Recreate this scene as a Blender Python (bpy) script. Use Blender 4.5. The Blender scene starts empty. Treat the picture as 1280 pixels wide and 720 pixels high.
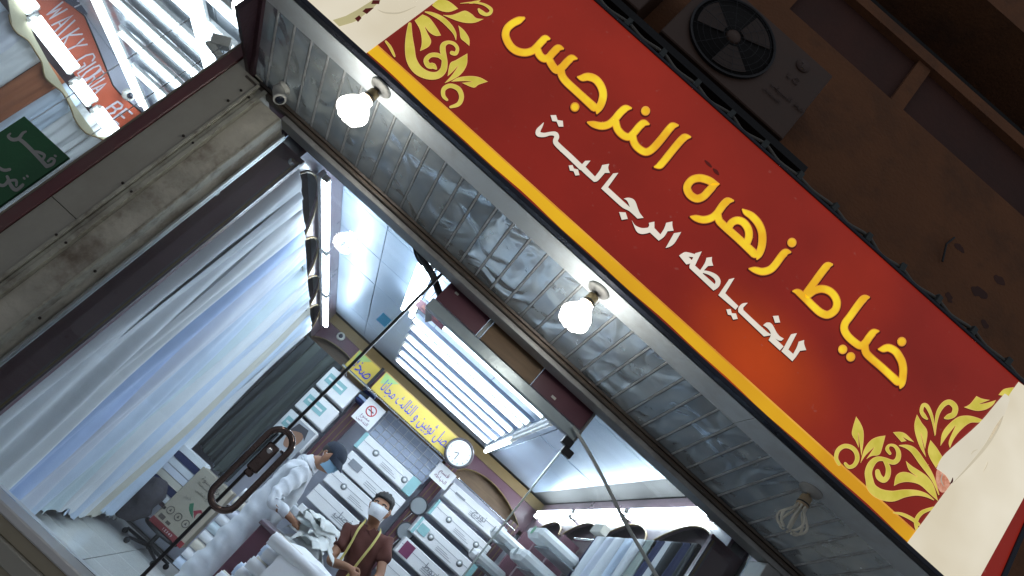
import bpy, bmesh, math, random
from mathutils import Vector, Matrix
from mathutils.geometry import tessellate_polygon
random.seed(7)
rnd = random.Random(11)
sc = bpy.context.scene
COL = sc.collection
H = 1.5                       # eye level above the street; plan heights below are measured from eye level

# ------------------------------------------------------------------ camera
R = [[0.74012163, -0.2439262, 0.62667374],
     [0.6721689, 0.29636653, -0.67849529],
     [-0.02022235, 0.92339964, 0.38330688]]
FOC = 887.3
cd = bpy.data.cameras.new('camera'); cam = bpy.data.objects.new('camera', cd); COL.objects.link(cam)
cam.matrix_world = Matrix(((R[0][0], -R[1][0], -R[2][0], 0),
                           (R[0][1], -R[1][1], -R[2][1], 0),
                           (R[0][2], -R[1][2], -R[2][2], H),
                           (0, 0, 0, 1)))
cd.sensor_width = 36; cd.lens = FOC / 1280 * 36; cd.clip_start = .02; cd.clip_end = 300
sc.camera = cam
# ------------------------------------------------------------------ world, exposure
w = bpy.data.worlds.new('World'); sc.world = w; w.use_nodes = True
wb = w.node_tree.nodes['Background']; wb.inputs[0].default_value = (.150, .160, .178, 1); wb.inputs[1].default_value = 1.0
sc.view_settings.view_transform = 'Standard'; sc.view_settings.look = 'None'
sc.view_settings.exposure = 0.38; sc.view_settings.gamma = 1
sc.render.engine = 'CYCLES'
cy = sc.cycles
cy.max_bounces = 7; cy.diffuse_bounces = 4; cy.glossy_bounces = 4; cy.transparent_max_bounces = 16
cy.sample_clamp_indirect = 3; cy.sample_clamp_direct = 0; cy.caustics_reflective = False; cy.caustics_refractive = False
cy.use_denoising = True
try: cy.use_light_tree = True
except Exception: pass

# ------------------------------------------------------------------ survey helpers (sight lines of the photograph met with real planes)
def ray(u, v):
    c = ((u - 640) / FOC, (v - 360) / FOC, 1.0)
    return Vector((sum(R[i][k] * c[i] for i in range(3)) for k in range(3)))
def onY(u, v, y): r = ray(u, v); return r * (y / r.y)
def onX(u, v, x): r = ray(u, v); return r * (x / r.x)
def onZ(u, v, z): r = ray(u, v); return r * (z / r.z)
def onP(u, v, p0, n): r = ray(u, v); return r * (p0.dot(n) / r.dot(n))

# ------------------------------------------------------------------ materials
MATS = {}
def lin(c): return tuple(((x / 255) / 12.92 if x / 255 <= .04045 else ((x / 255 + .055) / 1.055) ** 2.4) for x in c)
def mat(name, col, rough=.6, metal=0, var=.12, vs=6, bump=.15, bs=60, dirt=None, dirts=2.5, dirta=.5, spec=.5, sheen=0, coat=0, stretch=None):
    if name in MATS: return MATS[name]
    m = bpy.data.materials.new(name); m.use_nodes = True; MATS[name] = m
    nt = m.node_tree; N = nt.nodes; L = nt.links; b = N['Principled BSDF']
    b.inputs['Roughness'].default_value = rough; b.inputs['Metallic'].default_value = metal
    b.inputs['Specular IOR Level'].default_value = spec
    if sheen: b.inputs['Sheen Weight'].default_value = sheen
    if coat: b.inputs['Coat Weight'].default_value = coat; b.inputs['Coat Roughness'].default_value = .15
    tc = N.new('ShaderNodeTexCoord'); src = tc.outputs['Object']
    if stretch:
        mp = N.new('ShaderNodeMapping'); mp.inputs['Scale'].default_value = stretch; L.new(src, mp.inputs[0]); src = mp.outputs[0]
    n = N.new('ShaderNodeTexNoise'); n.inputs['Scale'].default_value = vs; n.inputs['Detail'].default_value = 6; L.new(src, n.inputs['Vector'])
    r = N.new('ShaderNodeMapRange'); r.inputs['From Min'].default_value = .3; r.inputs['From Max'].default_value = .7
    r.inputs['To Min'].default_value = 1 - var; r.inputs['To Max'].default_value = 1 + var; L.new(n.outputs['Fac'], r.inputs['Value'])
    mx = N.new('ShaderNodeVectorMath'); mx.operation = 'SCALE'; mx.inputs[0].default_value = col[:3]; L.new(r.outputs[0], mx.inputs['Scale'])
    out = mx.outputs[0]
    if dirt:
        n2 = N.new('ShaderNodeTexNoise'); n2.inputs['Scale'].default_value = dirts; n2.inputs['Detail'].default_value = 9; n2.inputs['Roughness'].default_value = .65
        L.new(src, n2.inputs['Vector'])
        r2 = N.new('ShaderNodeMapRange'); r2.inputs['From Min'].default_value = .48; r2.inputs['From Max'].default_value = .68; r2.inputs['To Max'].default_value = dirta
        L.new(n2.outputs['Fac'], r2.inputs['Value'])
        mm = N.new('ShaderNodeMix'); mm.data_type = 'RGBA'; L.new(r2.outputs[0], mm.inputs['Factor']); L.new(out, mm.inputs['A']); mm.inputs['B'].default_value = (*dirt[:3], 1)
        out = mm.outputs['Result']
    L.new(out, b.inputs['Base Color'])
    if bump:
        nb = N.new('ShaderNodeTexNoise'); nb.inputs['Scale'].default_value = bs; nb.inputs['Detail'].default_value = 5; L.new(src, nb.inputs['Vector'])
        bp = N.new('ShaderNodeBump'); bp.inputs['Strength'].default_value = bump; bp.inputs['Distance'].default_value = .01; L.new(nb.outputs['Fac'], bp.inputs['Height']); L.new(bp.outputs[0], b.inputs['Normal'])
        rr = N.new('ShaderNodeMapRange'); rr.inputs['To Min'].default_value = max(.02, rough - .1); rr.inputs['To Max'].default_value = min(1, rough + .1)
        L.new(n.outputs['Fac'], rr.inputs['Value']); L.new(rr.outputs[0], b.inputs['Roughness'])
    return m
def glow(name, col, s):
    if name in MATS: return MATS[name]
    m = bpy.data.materials.new(name); m.use_nodes = True; MATS[name] = m
    b = m.node_tree.nodes['Principled BSDF']; b.inputs['Base Color'].default_value = (.8, .8, .8, 1)
    b.inputs['Emission Color'].default_value = (*col, 1); b.inputs['Emission Strength'].default_value = s
    return m
def backlit(name, col, s=.8, col2=None, scale=4, rough=.35):
    """print on a backlit translucent sheet"""
    if name in MATS: return MATS[name]
    m = bpy.data.materials.new(name); m.use_nodes = True; MATS[name] = m
    nt = m.node_tree; N = nt.nodes; L = nt.links; b = N['Principled BSDF']
    b.inputs['Roughness'].default_value = rough; b.inputs['Emission Strength'].default_value = s * .76
    tc = N.new('ShaderNodeTexCoord'); n = N.new('ShaderNodeTexNoise'); n.inputs['Scale'].default_value = scale; n.inputs['Detail'].default_value = 3
    L.new(tc.outputs['Object'], n.inputs['Vector'])
    r = N.new('ShaderNodeMapRange'); r.inputs['From Min'].default_value = .35; r.inputs['From Max'].default_value = .65; L.new(n.outputs['Fac'], r.inputs['Value'])
    mm = N.new('ShaderNodeMix'); mm.data_type = 'RGBA'; L.new(r.outputs[0], mm.inputs['Factor'])
    c2 = col2 or tuple(x * .88 for x in col)
    mm.inputs['A'].default_value = (*col, 1); mm.inputs['B'].default_value = (*c2, 1)
    L.new(mm.outputs['Result'], b.inputs['Emission Color'])
    h = N.new('ShaderNodeVectorMath'); h.operation = 'SCALE'; h.inputs['Scale'].default_value = .5; L.new(mm.outputs['Result'], h.inputs[0]); L.new(h.outputs[0], b.inputs['Base Color'])
    return m
def glass(name, tint=(.95, .98, .99), refl=1.0, alpha=None):
    m = bpy.data.materials.new(name); m.use_nodes = True; MATS[name] = m
    nt = m.node_tree; N = nt.nodes; L = nt.links; N.remove(N['Principled BSDF'])
    t = N.new('ShaderNodeBsdfTransparent'); t.inputs[0].default_value = (*tint, 1)
    g = N.new('ShaderNodeBsdfGlossy'); g.inputs['Roughness'].default_value = .0
    f = N.new('ShaderNodeFresnel'); f.inputs[0].default_value = 1.5
    k = N.new('ShaderNodeMath'); k.operation = 'MULTIPLY'; k.inputs[1].default_value = refl; L.new(f.outputs[0], k.inputs[0])
    mx = N.new('ShaderNodeMixShader'); L.new(k.outputs[0], mx.inputs[0]); L.new(t.outputs[0], mx.inputs[1]); L.new(g.outputs[0], mx.inputs[2])
    # a little dust on the pane
    d = N.new('ShaderNodeBsdfDiffuse'); d.inputs[0].default_value = (.5, .55, .6, 1)
    n = N.new('ShaderNodeTexNoise'); n.inputs['Scale'].default_value = 3; n.inputs['Detail'].default_value = 8
    tc = N.new('ShaderNodeTexCoord'); L.new(tc.outputs['Object'], n.inputs['Vector'])
    r = N.new('ShaderNodeMapRange'); r.inputs['From Min'].default_value = .4; r.inputs['From Max'].default_value = .8; r.inputs['To Min'].default_value = .02; r.inputs['To Max'].default_value = .10 if alpha is None else alpha
    L.new(n.outputs['Fac'], r.inputs['Value'])
    m2 = N.new('ShaderNodeMixShader'); L.new(r.outputs[0], m2.inputs[0]); L.new(mx.outputs[0], m2.inputs[1]); L.new(d.outputs[0], m2.inputs[2])
    L.new(m2.outputs[0], N['Material Output'].inputs[0])
    return m
def foil(name):
    """bright crinkled stainless film on the canopy lining"""
    m = bpy.data.materials.new(name); m.use_nodes = True; MATS[name] = m
    nt = m.node_tree; N = nt.nodes; L = nt.links; b = N['Principled BSDF']
    b.inputs['Metallic'].default_value = .72
    g = N.new('ShaderNodeNewGeometry')
    w1 = N.new('ShaderNodeTexNoise'); w1.inputs['Scale'].default_value = 5.0; w1.inputs['Detail'].default_value = 1; w1.inputs['Distortion'].default_value = 1.2
    w2 = N.new('ShaderNodeTexNoise'); w2.inputs['Scale'].default_value = 26; w2.inputs['Detail'].default_value = 3; w2.inputs['Distortion'].default_value = .8
    for x in (w1, w2): L.new(g.outputs['Position'], x.inputs['Vector'])
    a = N.new('ShaderNodeMath'); a.operation = 'MULTIPLY_ADD'; a.inputs[1].default_value = .035; L.new(w2.outputs['Fac'], a.inputs[0]); L.new(w1.outputs['Fac'], a.inputs[2])
    bp = N.new('ShaderNodeBump'); bp.inputs['Strength'].default_value = .62; bp.inputs['Distance'].default_value = .05; L.new(a.outputs[0], bp.inputs['Height']); L.new(bp.outputs[0], b.inputs['Normal'])
    n3 = N.new('ShaderNodeTexNoise'); n3.inputs['Scale'].default_value = 9; n3.inputs['Detail'].default_value = 7; L.new(g.outputs['Position'], n3.inputs['Vector'])
    cr = N.new('ShaderNodeValToRGB'); cr.color_ramp.elements[0].position = .35; cr.color_ramp.elements[0].color = (.66, .78, .90, 1); cr.color_ramp.elements[1].position = .62; cr.color_ramp.elements[1].color = (.84, .94, 1.0, 1)
    L.new(n3.outputs['Fac'], cr.inputs[0]); L.new(cr.outputs[0], b.inputs['Base Color'])
    r = N.new('ShaderNodeMapRange'); r.inputs['To Min'].default_value = .14; r.inputs['To Max'].default_value = .34; L.new(n3.outputs['Fac'], r.inputs['Value']); L.new(r.outputs[0], b.inputs['Roughness'])
    return m

M_alu = mat('painted_aluminium', (.42, .45, .46), .38, .35, .08, 5, .05, 90, dirt=(.16, .13, .11), dirts=4, dirta=.35)
M_dkalu = mat('bronze_aluminium', (.10, .082, .070), .4, .5, .2, 8, .1, 60, dirt=(.16, .13, .1), dirts=7)
M_mdalu = mat('weathered_aluminium', (.32, .32, .315), .42, .45, .15, 8, .1, 60, dirt=(.08, .06, .05), dirts=5)
M_trim = mat('white_metal_fascia', (.64, .70, .74), .42, .1, .06, 3, .05, 40, dirt=(.30, .27, .24), dirts=5, dirta=.3)
M_navy = mat('dark_blue_metal_lip', (.030, .034, .05), .3, .4, .1)
M_foil = foil('crinkled_foil')
M_rib = mat('foil_rib_metal', (.60, .63, .66), .42, .35, .2, 12, .2, 30, dirt=(.16, .12, .09), dirts=8, dirta=.5)
M_seam = mat('dark_seam', (.05, .047, .045), .7, 0)
M_stucco = mat('dark_brown_stucco', (.205, .084, .037), .95, 0, .12, 3, .5, 45, dirt=(.10, .05, .03), dirts=2.6, dirta=.75)
M_stuccod = mat('brown_window_shutter', (.075, .028, .020), .8, 0, .2, 4, .3, 30)
M_black = mat('recess_shade_black', (.006, .005, .005), .9, 0)  # deep shade inside the recesses, put into the colour as near black
M_dirty = mat('dirty_plaster', (.47, .445, .38), .9, 0, .25, 7, .7, 28, dirt=(.14, .10, .07), dirts=5.5, dirta=.85)
M_beige = mat('beige_panel', (.34, .325, .28), .55, 0, .05, 3, .05, 60, dirt=(.2, .17, .13), dirts=2, dirta=.35)
M_beigeT = mat('beige_moulding', (.42, .41, .34), .6, 0, .15, 8, .3, 60, dirt=(.15, .12, .09), dirts=9, dirta=.85)
M_marstrip = mat('maroon_moulding', (.12, .035, .04), .4, 0, .15, 5, .1, 50, dirt=(.12, .08, .07), dirts=4)
M_maroon = mat('maroon_laminate', (.115, .045, .065), .4, 0, .12, 4, .05, 60, coat=.1)
M_purple = mat('plum_laminate', (.12, .082, .10), .3, 0, .08, 3, .04, 60, coat=.4)
M_gold = mat('ochre_laminate', (.20, .135, .05), .4, 0, .08, 4, .05, 60)
M_cream = mat('cream_laminate', (.62, .58, .42), .4, 0, .05, 4, .05, 60)
M_wood = mat('brown_wood_sheet', (.17, .105, .055), .5, 0, .2, 5, .15, 30, stretch=(1, 1, 8))
M_white = mat('white_paint', (.72, .74, .76), .5, 0, .03, 3, .05, 60)
M_tileC = mat('ceiling_panel_metal', (.34, .42, .53), .34, .18, .07, 3, .06, 7)
M_tileF = mat('floor_tile_glaze', (.78, .79, .76), .18, 0, .06, 3, .02, 20, dirt=(.35, .33, .3), dirts=3, dirta=.25)
M_pave = mat('street_paving', (.58, .57, .55), .8, 0, .2, 2, .4, 60, dirt=(.1, .09, .08), dirts=1.5)
M_marble = mat('pale_marble', (.62, .62, .63), .3, 0, .06, 3, .02, 20)
M_tan = mat('tan_sill_stone', (.38, .33, .24), .6, 0, .1, 4, .15, 40)
M_chrome = mat('polished_chrome', (.75, .76, .78), .12, 1, .03, 5, 0)
M_bronze = mat('dark_bronze_chrome', (.15, .11, .10), .12, .95, .2, 7, .12, 30)
M_blackp = mat('black_plastic', (.012, .012, .015), .4, 0, .1)
M_plas = mat('aged_white_plastic', (.62, .62, .58), .4, 0, .06)
M_brass = mat('brass_holder', (.22, .17, .09), .35, .7, .2)
M_rubber = mat('grey_hose', (.42, .45, .45), .5, 0, .05)
M_tube = glow('fluorescent_glass', (.80, .91, 1.0), 27.0)
M_tubeN = glow('fluorescent_glass_next_door', (.82, .92, 1.0), 5.5)
M_tubeC = glow('fluorescent_glass_rack', (.74, .88, 1.0), 13.0)
M_rack = mat('blue_grey_batten', (.16, .20, .28), .6, 0, .05)
M_cfl = glow('lit_lamp_glass', (1.0, .97, .88), 18.0)
M_cfloff = mat('unlit_lamp_glass', (.62, .60, .52), .22, 0, .05)
M_skin = mat('skin_brown', (.30, .15, .085), .55, 0, .08, 12, .1, 80)
M_hair = mat('black_hair', (.012, .010, .010), .6, 0, .3, 60, .4, 160)
M_glass = glass('window_glass', refl=1.0)
M_glass2 = glass('clear_glass', (.93, .96, .96), refl=.8, alpha=.05)
M_glassn = glass('neighbour_glass', (.93, .96, .96), refl=.8, alpha=.03)
def cloth(name, c, var=.05): return mat('cloth_' + name, c, .85, 0, var, 5, .25, 220, sheen=.3 if sum(c) > 1 else 0)
C_white = cloth('white', (.85, .88, .92)); C_blue = cloth('pale_blue', (.64, .75, .91)); C_mid = cloth('mid_blue', (.44, .57, .86))
C_lilac = cloth('lilac', (.73, .77, .88)); C_teal = cloth('pale_teal', (.62, .74, .80)); C_beige = cloth('beige', (.70, .67, .58)); C_grey = cloth('light_grey', (.76, .80, .86))
C_navy = cloth('navy', (.02, .03, .10)); C_dark = cloth('charcoal', (.045, .055, .06)); C_dk2 = cloth('dark_green_grey', (.06, .075, .07)); C_sage = cloth('sage', (.36, .42, .38))
C_brown = cloth('brown', (.09, .028, .02)); C_thobe = cloth('thobe_white', (.66, .70, .74)); C_cap = cloth('cap_navy', (.010, .016, .030)); C_maskb = cloth('mask_blue', (.30, .52, .70)); C_rust = cloth('rust', (.40, .14, .06))

# ------------------------------------------------------------------ mesh builder
def setp(o, label=None, cat=None, group=None, kind=None):
    if label: o['label'] = label
    if cat: o['category'] = cat
    if group: o['group'] = group
    if kind: o['kind'] = kind
    return o
def wloc(p):
    v = Vector((0, 0, 0))
    while p is not None: v += p.location; p = p.parent
    return v
def thing(name, loc, label, cat, group=None):
    o = bpy.data.objects.new(name, None); COL.objects.link(o); o.location = (loc[0], loc[1], loc[2] + H); o.empty_display_size = .1
    return setp(o, label, cat, group)
class MB:
    def __init__(s): s.v = []; s.f = []; s.mi = []; s.sm = []; s.cur = 0; s.smooth = False
    def add(s, vs, fs, smooth=None):
        b = len(s.v); s.v += [Vector(x) for x in vs]
        for f in fs: s.f.append([b + i for i in f]); s.mi.append(s.cur); s.sm.append(s.smooth if smooth is None else smooth)
        return s
    def box(s, x0, x1, y0, y1, z0, z1):
        vs = [(x, y, z) for z in (z0, z1) for y in (y0, y1) for x in (x0, x1)]
        return s.add(vs, [(0, 2, 3, 1), (4, 5, 7, 6), (0, 1, 5, 4), (2, 6, 7, 3), (0, 4, 6, 2), (1, 3, 7, 5)], False)
    def obox(s, c, ax, ay, az):
        c = Vector(c); ax = Vector(ax); ay = Vector(ay); az = Vector(az)
        vs = [c + ax * i + ay * j + az * k for k in (-1, 1) for j in (-1, 1) for i in (-1, 1)]
        return s.add(vs, [(0, 2, 3, 1), (4, 5, 7, 6), (0, 1, 5, 4), (2, 6, 7, 3), (0, 4, 6, 2), (1, 3, 7, 5)], False)
    def tube(s, pts, r, n=10, closed=False, caps=True):
        pts = [Vector(p) for p in pts]; m = len(pts); rs = r if isinstance(r, (list, tuple)) else [r] * m
        vs = []; prev = None
        for i, p in enumerate(pts):
            if closed: t = pts[(i + 1) % m] - pts[i - 1]
            else: t = pts[min(i + 1, m - 1)] - pts[max(i - 1, 0)]
            t.normalize()
            if prev is None:
                a = t.orthogonal().normalized()
            else:
                a = (prev - t * prev.dot(t))
                a = a.normalized() if a.length > 1e-6 else t.orthogonal().normalized()
            prev = a; b = t.cross(a)
            for k in range(n):
                an = 2 * math.pi * k / n; vs.append(p + (a * math.cos(an) + b * math.sin(an)) * rs[i])
        fs = []
        for i in range(m if closed else m - 1):
            j = (i + 1) % m
            for k in range(n): fs.append((i * n + k, i * n + (k + 1) % n, j * n + (k + 1) % n, j * n + k))
        s.add(vs, fs, True)
        if caps and not closed:
            s.add(vs[:n], [tuple(reversed(range(n)))], False); s.add(vs[-n:], [tuple(range(n))], False)
        return s
    def lathe(s, c, axis, prof, n=20, cap=True):
        c = Vector(c); ax = Vector(axis).normalized(); a = ax.orthogonal().normalized(); b = ax.cross(a)
        vs = [c + ax * h + (a * math.cos(2 * math.pi * k / n) + b * math.sin(2 * math.pi * k / n)) * r for r, h in prof for k in range(n)]
        fs = [(i * n + k, i * n + (k + 1) % n, (i + 1) * n + (k + 1) % n, (i + 1) * n + k) for i in range(len(prof) - 1) for k in range(n)]
        s.add(vs, fs, True)
        if cap and prof[0][0] > 1e-4: s.add(vs[:n], [tuple(reversed(range(n)))], False)
        if cap and prof[-1][0] > 1e-4: s.add(vs[-n:], [tuple(range(n))], False)
        return s
    def poly(s, pts, th):
        """closed outline of 3-D points (planar) given thickness vector th; front at pts"""
        pts = [Vector(p) for p in pts]; th = Vector(th); n = len(pts)
        tris = tessellate_polygon([pts])
        nrm = Vector((0, 0, 0))
        for i in range(n): nrm += pts[i].cross(pts[(i + 1) % n])
        out = []
        for t in tris:
            a, b, c = (pts[k] for k in t)
            q = (b - a).cross(c - a)
            out.append(tuple(t) if q.dot(th) < 0 else tuple(reversed(t)))
        s.add(pts, out, False)
        s.add([p + th for p in pts], [tuple(reversed(t)) for t in out], False)
        fl = nrm.dot(th) < 0
        s.add(pts + [p + th for p in pts], [((i, (i + 1) % n, n + (i + 1) % n, n + i) if not fl else (i, n + i, n + (i + 1) % n, (i + 1) % n)) for i in range(n)], False)
        return s
    def sphere(s, c, r, nu=14, nv=9, vmin=0, vmax=1, ax=None):
        """r scalar or 3 radii in frame ax"""
        c = Vector(c); rr = (r, r, r) if not isinstance(r, (tuple, list)) else r
        A = ax or (Vector((1, 0, 0)), Vector((0, 1, 0)), Vector((0, 0, 1)))
        vs = []; fs = []
        for j in range(nv + 1):
            th = math.pi * (vmin + (vmax - vmin) * j / nv)
            for i in range(nu):
                ph = 2 * math.pi * i / nu
                vs.append(c + A[0] * (rr[0] * math.sin(th) * math.cos(ph)) + A[1] * (rr[1] * math.sin(th) * math.sin(ph)) + A[2] * (rr[2] * math.cos(th)))
        for j in range(nv):
            for i in range(nu): fs.append((j * nu + i, (j + 1) * nu + i, (j + 1) * nu + (i + 1) % nu, j * nu + (i + 1) % nu))
        return s.add(vs, fs, True)
    def mesh(s, name, mats, off=Vector((0, 0, 0)), bevel=0):
        me = bpy.data.meshes.new(name)
        me.from_pydata([(v - off)[:] for v in s.v], [], s.f)
        for m in (mats if isinstance(mats, (list, tuple)) else [mats]): me.materials.append(m)
        me.polygons.foreach_set('material_index', s.mi); me.polygons.foreach_set('use_smooth', s.sm)
        me.validate(); me.update()
        if bevel:
            bm = bmesh.new(); bm.from_mesh(me); bmesh.ops.remove_doubles(bm, verts=bm.verts, dist=1e-5)
            try: bmesh.ops.bevel(bm, geom=bm.edges[:], offset=bevel, segments=1, affect='EDGES', clamp_overlap=True)
            except Exception: pass
            bm.to_mesh(me); bm.free()
        return me
    def build(s, name, mats, parent=None, bevel=0):
        """mesh object; plan coordinates -> world"""
        if parent is not None: off = wloc(parent) - Vector((0, 0, H)); loc = (0, 0, 0)
        else:
            lo = [min(v[i] for v in s.v) for i in range(3)]; hi = [max(v[i] for v in s.v) for i in range(3)]
            off = Vector(((lo[0] + hi[0]) / 2, (lo[1] + hi[1]) / 2, lo[2])); loc = (off.x, off.y, off.z + H)
        o = bpy.data.objects.new(name, s.mesh(name, mats, off, bevel)); COL.objects.link(o); o.location = loc
        if parent is not None: o.parent = parent
        return o
def box(name, m, x0, x1, y0, y1, z0, z1, parent=None, bevel=0): return MB().box(x0, x1, y0, y1, z0, z1).build(name, m, parent, bevel)
def link_mesh(name, me, parent, loc, rot=None, world=False):
    o = bpy.data.objects.new(name, me); COL.objects.link(o)
    if parent is not None:
        o.parent = parent; o.location = Vector(loc) - (wloc(parent) - Vector((0, 0, H)))
    else: o.location = (loc[0], loc[1], loc[2] + H)
    if rot: o.rotation_euler = rot
    return o
def copy_tree(o, parent=None):
    c = o.copy(); COL.objects.link(c); c.parent = parent
    for ch in list(o.children): copy_tree(ch, c)
    return c

# ------------------------------------------------------------------ drawing helpers
def catmull(pts, n=5, closed=False):
    out = []; m = len(pts); P = [tuple(p) for p in pts]
    rng = range(m) if closed else range(m - 1)
    for i in rng:
        p0 = P[(i - 1) % m] if closed or i > 0 else P[0]; p1 = P[i]; p2 = P[(i + 1) % m]; p3 = P[(i + 2) % m] if closed or i + 2 < m else P[-1]
        for k in range(n):
            t = k / n
            out.append(tuple(.5 * ((2 * b) + (-a + c) * t + (2 * a - 5 * b + 4 * c - d) * t * t + (-a + 3 * b - 3 * c + d) * t ** 3) for a, b, c, d in zip(p0, p1, p2, p3)))
    if not closed: out.append(P[-1])
    return out
def smooth_poly(pts, n=4, ang=50):
    m = len(pts); corner = []
    for i in range(m):
        a = Vector(pts[i]) - Vector(pts[i - 1]); b = Vector(pts[(i + 1) % m]) - Vector(pts[i])
        corner.append(a.length < 1e-6 or b.length < 1e-6 or a.angle(b) > math.radians(ang))
    out = []
    for i in range(m):
        p1 = pts[i]; p2 = pts[(i + 1) % m]
        p0 = p1 if corner[i] else pts[i - 1]; p3 = p2 if corner[(i + 1) % m] else pts[(i + 2) % m]
        for k in range(n):
            t = k / n
            out.append(tuple(.5 * ((2 * b) + (-a + c) * t + (2 * a - 5 * b + 4 * c - d) * t * t + (-a + 3 * b - 3 * c + d) * t ** 3) for a, b, c, d in zip(p0, p1, p2, p3)))
    return out
def stroke_outline(pts, grow=0.0, n=5):
    """pts (u, v, halfwidth) -> closed outline in drawing units"""
    q = catmull(pts, n); L = []; Rr = []
    for i, (x, y, wd) in enumerate(q):
        a = q[max(i - 1, 0)]; b = q[min(i + 1, len(q) - 1)]
        dx, dy = b[0] - a[0], b[1] - a[1]; l = math.hypot(dx, dy) or 1; nx, ny = -dy / l, dx / l; wd = max(wd + grow, .05)
        L.append((x + nx * wd, y + ny * wd)); Rr.append((x - nx * wd, y - ny * wd))
    return L, Rr, q
def ribbon(mb, pts, P, th, grow=0.0, du=0, dv=0, n=5):
    """stroke as a thin raised strip; P maps (u,v)->3D; th thickness vector (away from viewer)"""
    L, Rr, q = stroke_outline(pts, grow, n); m = len(L); th = Vector(th)
    A = [P(u + du, v + dv) for u, v in L]; B = [P(u + du, v + dv) for u, v in Rr]
    vs = A + B; fs = []
    for i in range(m - 1): fs.append((i, i + 1, m + i + 1, m + i))
    # round ends
    def cap(i, s):
        x, y, wd = q[i]; wd = wd + grow
        if wd < 1.0: return
        j = 1 if i == 0 else m - 2
        ang = math.atan2(y - q[j][1], x - q[j][0]); c = []
        for k in range(7):
            t = ang - math.pi / 2 + math.pi * k / 6
            c.append(P(x + math.cos(t) * wd + du, y + math.sin(t) * wd + dv))
        b = len(vs); vs.extend(c); fs.append(tuple(range(b, b + 7)))
    cap(0, 1); cap(m - 1, 1)
    # orient towards the viewer
    f2 = []
    for f in fs:
        a, b, c = vs[f[0]], vs[f[1]], vs[f[2]]
        nn = (b - a).cross(c - a)
        f2.append(f if nn.dot(th) < 0 else tuple(reversed(f)))
    mb.add(vs, f2, False)
    rim = [(i, i + 1) for i in range(m - 1)]
    mb.add(A + [p + th for p in A], [(i, i + 1, m + i + 1, m + i) for i in range(m - 1)], False)
    mb.add(B + [p + th for p in B], [(i, m + i, m + i + 1, i + 1) for i in range(m - 1)], False)
    return mb
def zoomed(ox, oy, s, pts): return [(ox + p[0] / s, oy + p[1] / s) + ((p[2] / s,) if len(p) > 2 else ()) for p in pts]

AR = {'ا': ('FE8D', 'FE8E', 'FE8D', 'FE8E'), 'ب': ('FE8F', 'FE90', 'FE91', 'FE92'), 'ت': ('FE95', 'FE96', 'FE97', 'FE98'), 'ث': ('FE99', 'FE9A', 'FE9B', 'FE9C'),
      'ج': ('FE9D', 'FE9E', 'FE9F', 'FEA0'), 'ح': ('FEA1', 'FEA2', 'FEA3', 'FEA4'), 'خ': ('FEA5', 'FEA6', 'FEA7', 'FEA8'), 'د': ('FEA9', 'FEAA', 'FEA9', 'FEAA'),
      'ر': ('FEAD', 'FEAE', 'FEAD', 'FEAE'), 'ز': ('FEAF', 'FEB0', 'FEAF', 'FEB0'), 'س': ('FEB1', 'FEB2', 'FEB3', 'FEB4'), 'ص': ('FEB9', 'FEBA', 'FEBB', 'FEBC'),
      'ط': ('FEC1', 'FEC2', 'FEC3', 'FEC4'), 'ع': ('FEC9', 'FECA', 'FECB', 'FECC'), 'ف': ('FED1', 'FED2', 'FED3', 'FED4'), 'ق': ('FED5', 'FED6', 'FED7', 'FED8'), 'ك': ('FED9', 'FEDA', 'FEDB', 'FEDC'),
      'ل': ('FEDD', 'FEDE', 'FEDF', 'FEE0'), 'م': ('FEE1', 'FEE2', 'FEE3', 'FEE4'), 'ن': ('FEE5', 'FEE6', 'FEE7', 'FEE8'), 'ه': ('FEE9', 'FEEA', 'FEEB', 'FEEC'),
      'و': ('FEED', 'FEEE', 'FEED', 'FEEE'), 'ي': ('FEF1', 'FEF2', 'FEF3', 'FEF4'), 'ة': ('FE93', 'FE94', 'FE93', 'FE94')}
NOJ = 'ادرزوة'
def arab(t):
    out = []
    for i, c in enumerate(t):
        if c not in AR: out.append(c); continue
        pj_ = i > 0 and t[i - 1] in AR and t[i - 1] not in NOJ
        nj = i + 1 < len(t) and t[i + 1] in AR and c not in NOJ
        k = 3 if pj_ and nj else 1 if pj_ else 2 if nj else 0
        out.append(chr(int(AR[c][k], 16)))
    return ''.join(reversed(out))
def text(body, size, m, parent, loc, ext=.001, rot=(math.pi / 2, 0, 0), name='lettering', align='CENTER', fit=None, kindtop=None, shear=0):
    cu = bpy.data.curves.new(name, 'FONT'); cu.body = body; cu.size = size; cu.extrude = ext; cu.align_x = align; cu.align_y = 'CENTER'; cu.shear = shear; cu.resolution_u = 3
    tmp = bpy.data.objects.new('tmp', cu); COL.objects.link(tmp); bpy.context.view_layer.update()
    dg = bpy.context.evaluated_depsgraph_get(); me = bpy.data.meshes.new_from_object(tmp.evaluated_get(dg)); me.name = name
    bpy.data.objects.remove(tmp)
    if fit and len(me.vertices):
        xs = [v.co.x for v in me.vertices]; wd = max(xs) - min(xs) or 1; k = fit / wd; cx = (max(xs) + min(xs)) / 2
        for v in me.vertices: v.co.x = (v.co.x - cx) * k; 
    me.materials.clear(); me.materials.append(m)
    return link_mesh(name, me, parent, loc, rot)

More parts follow.
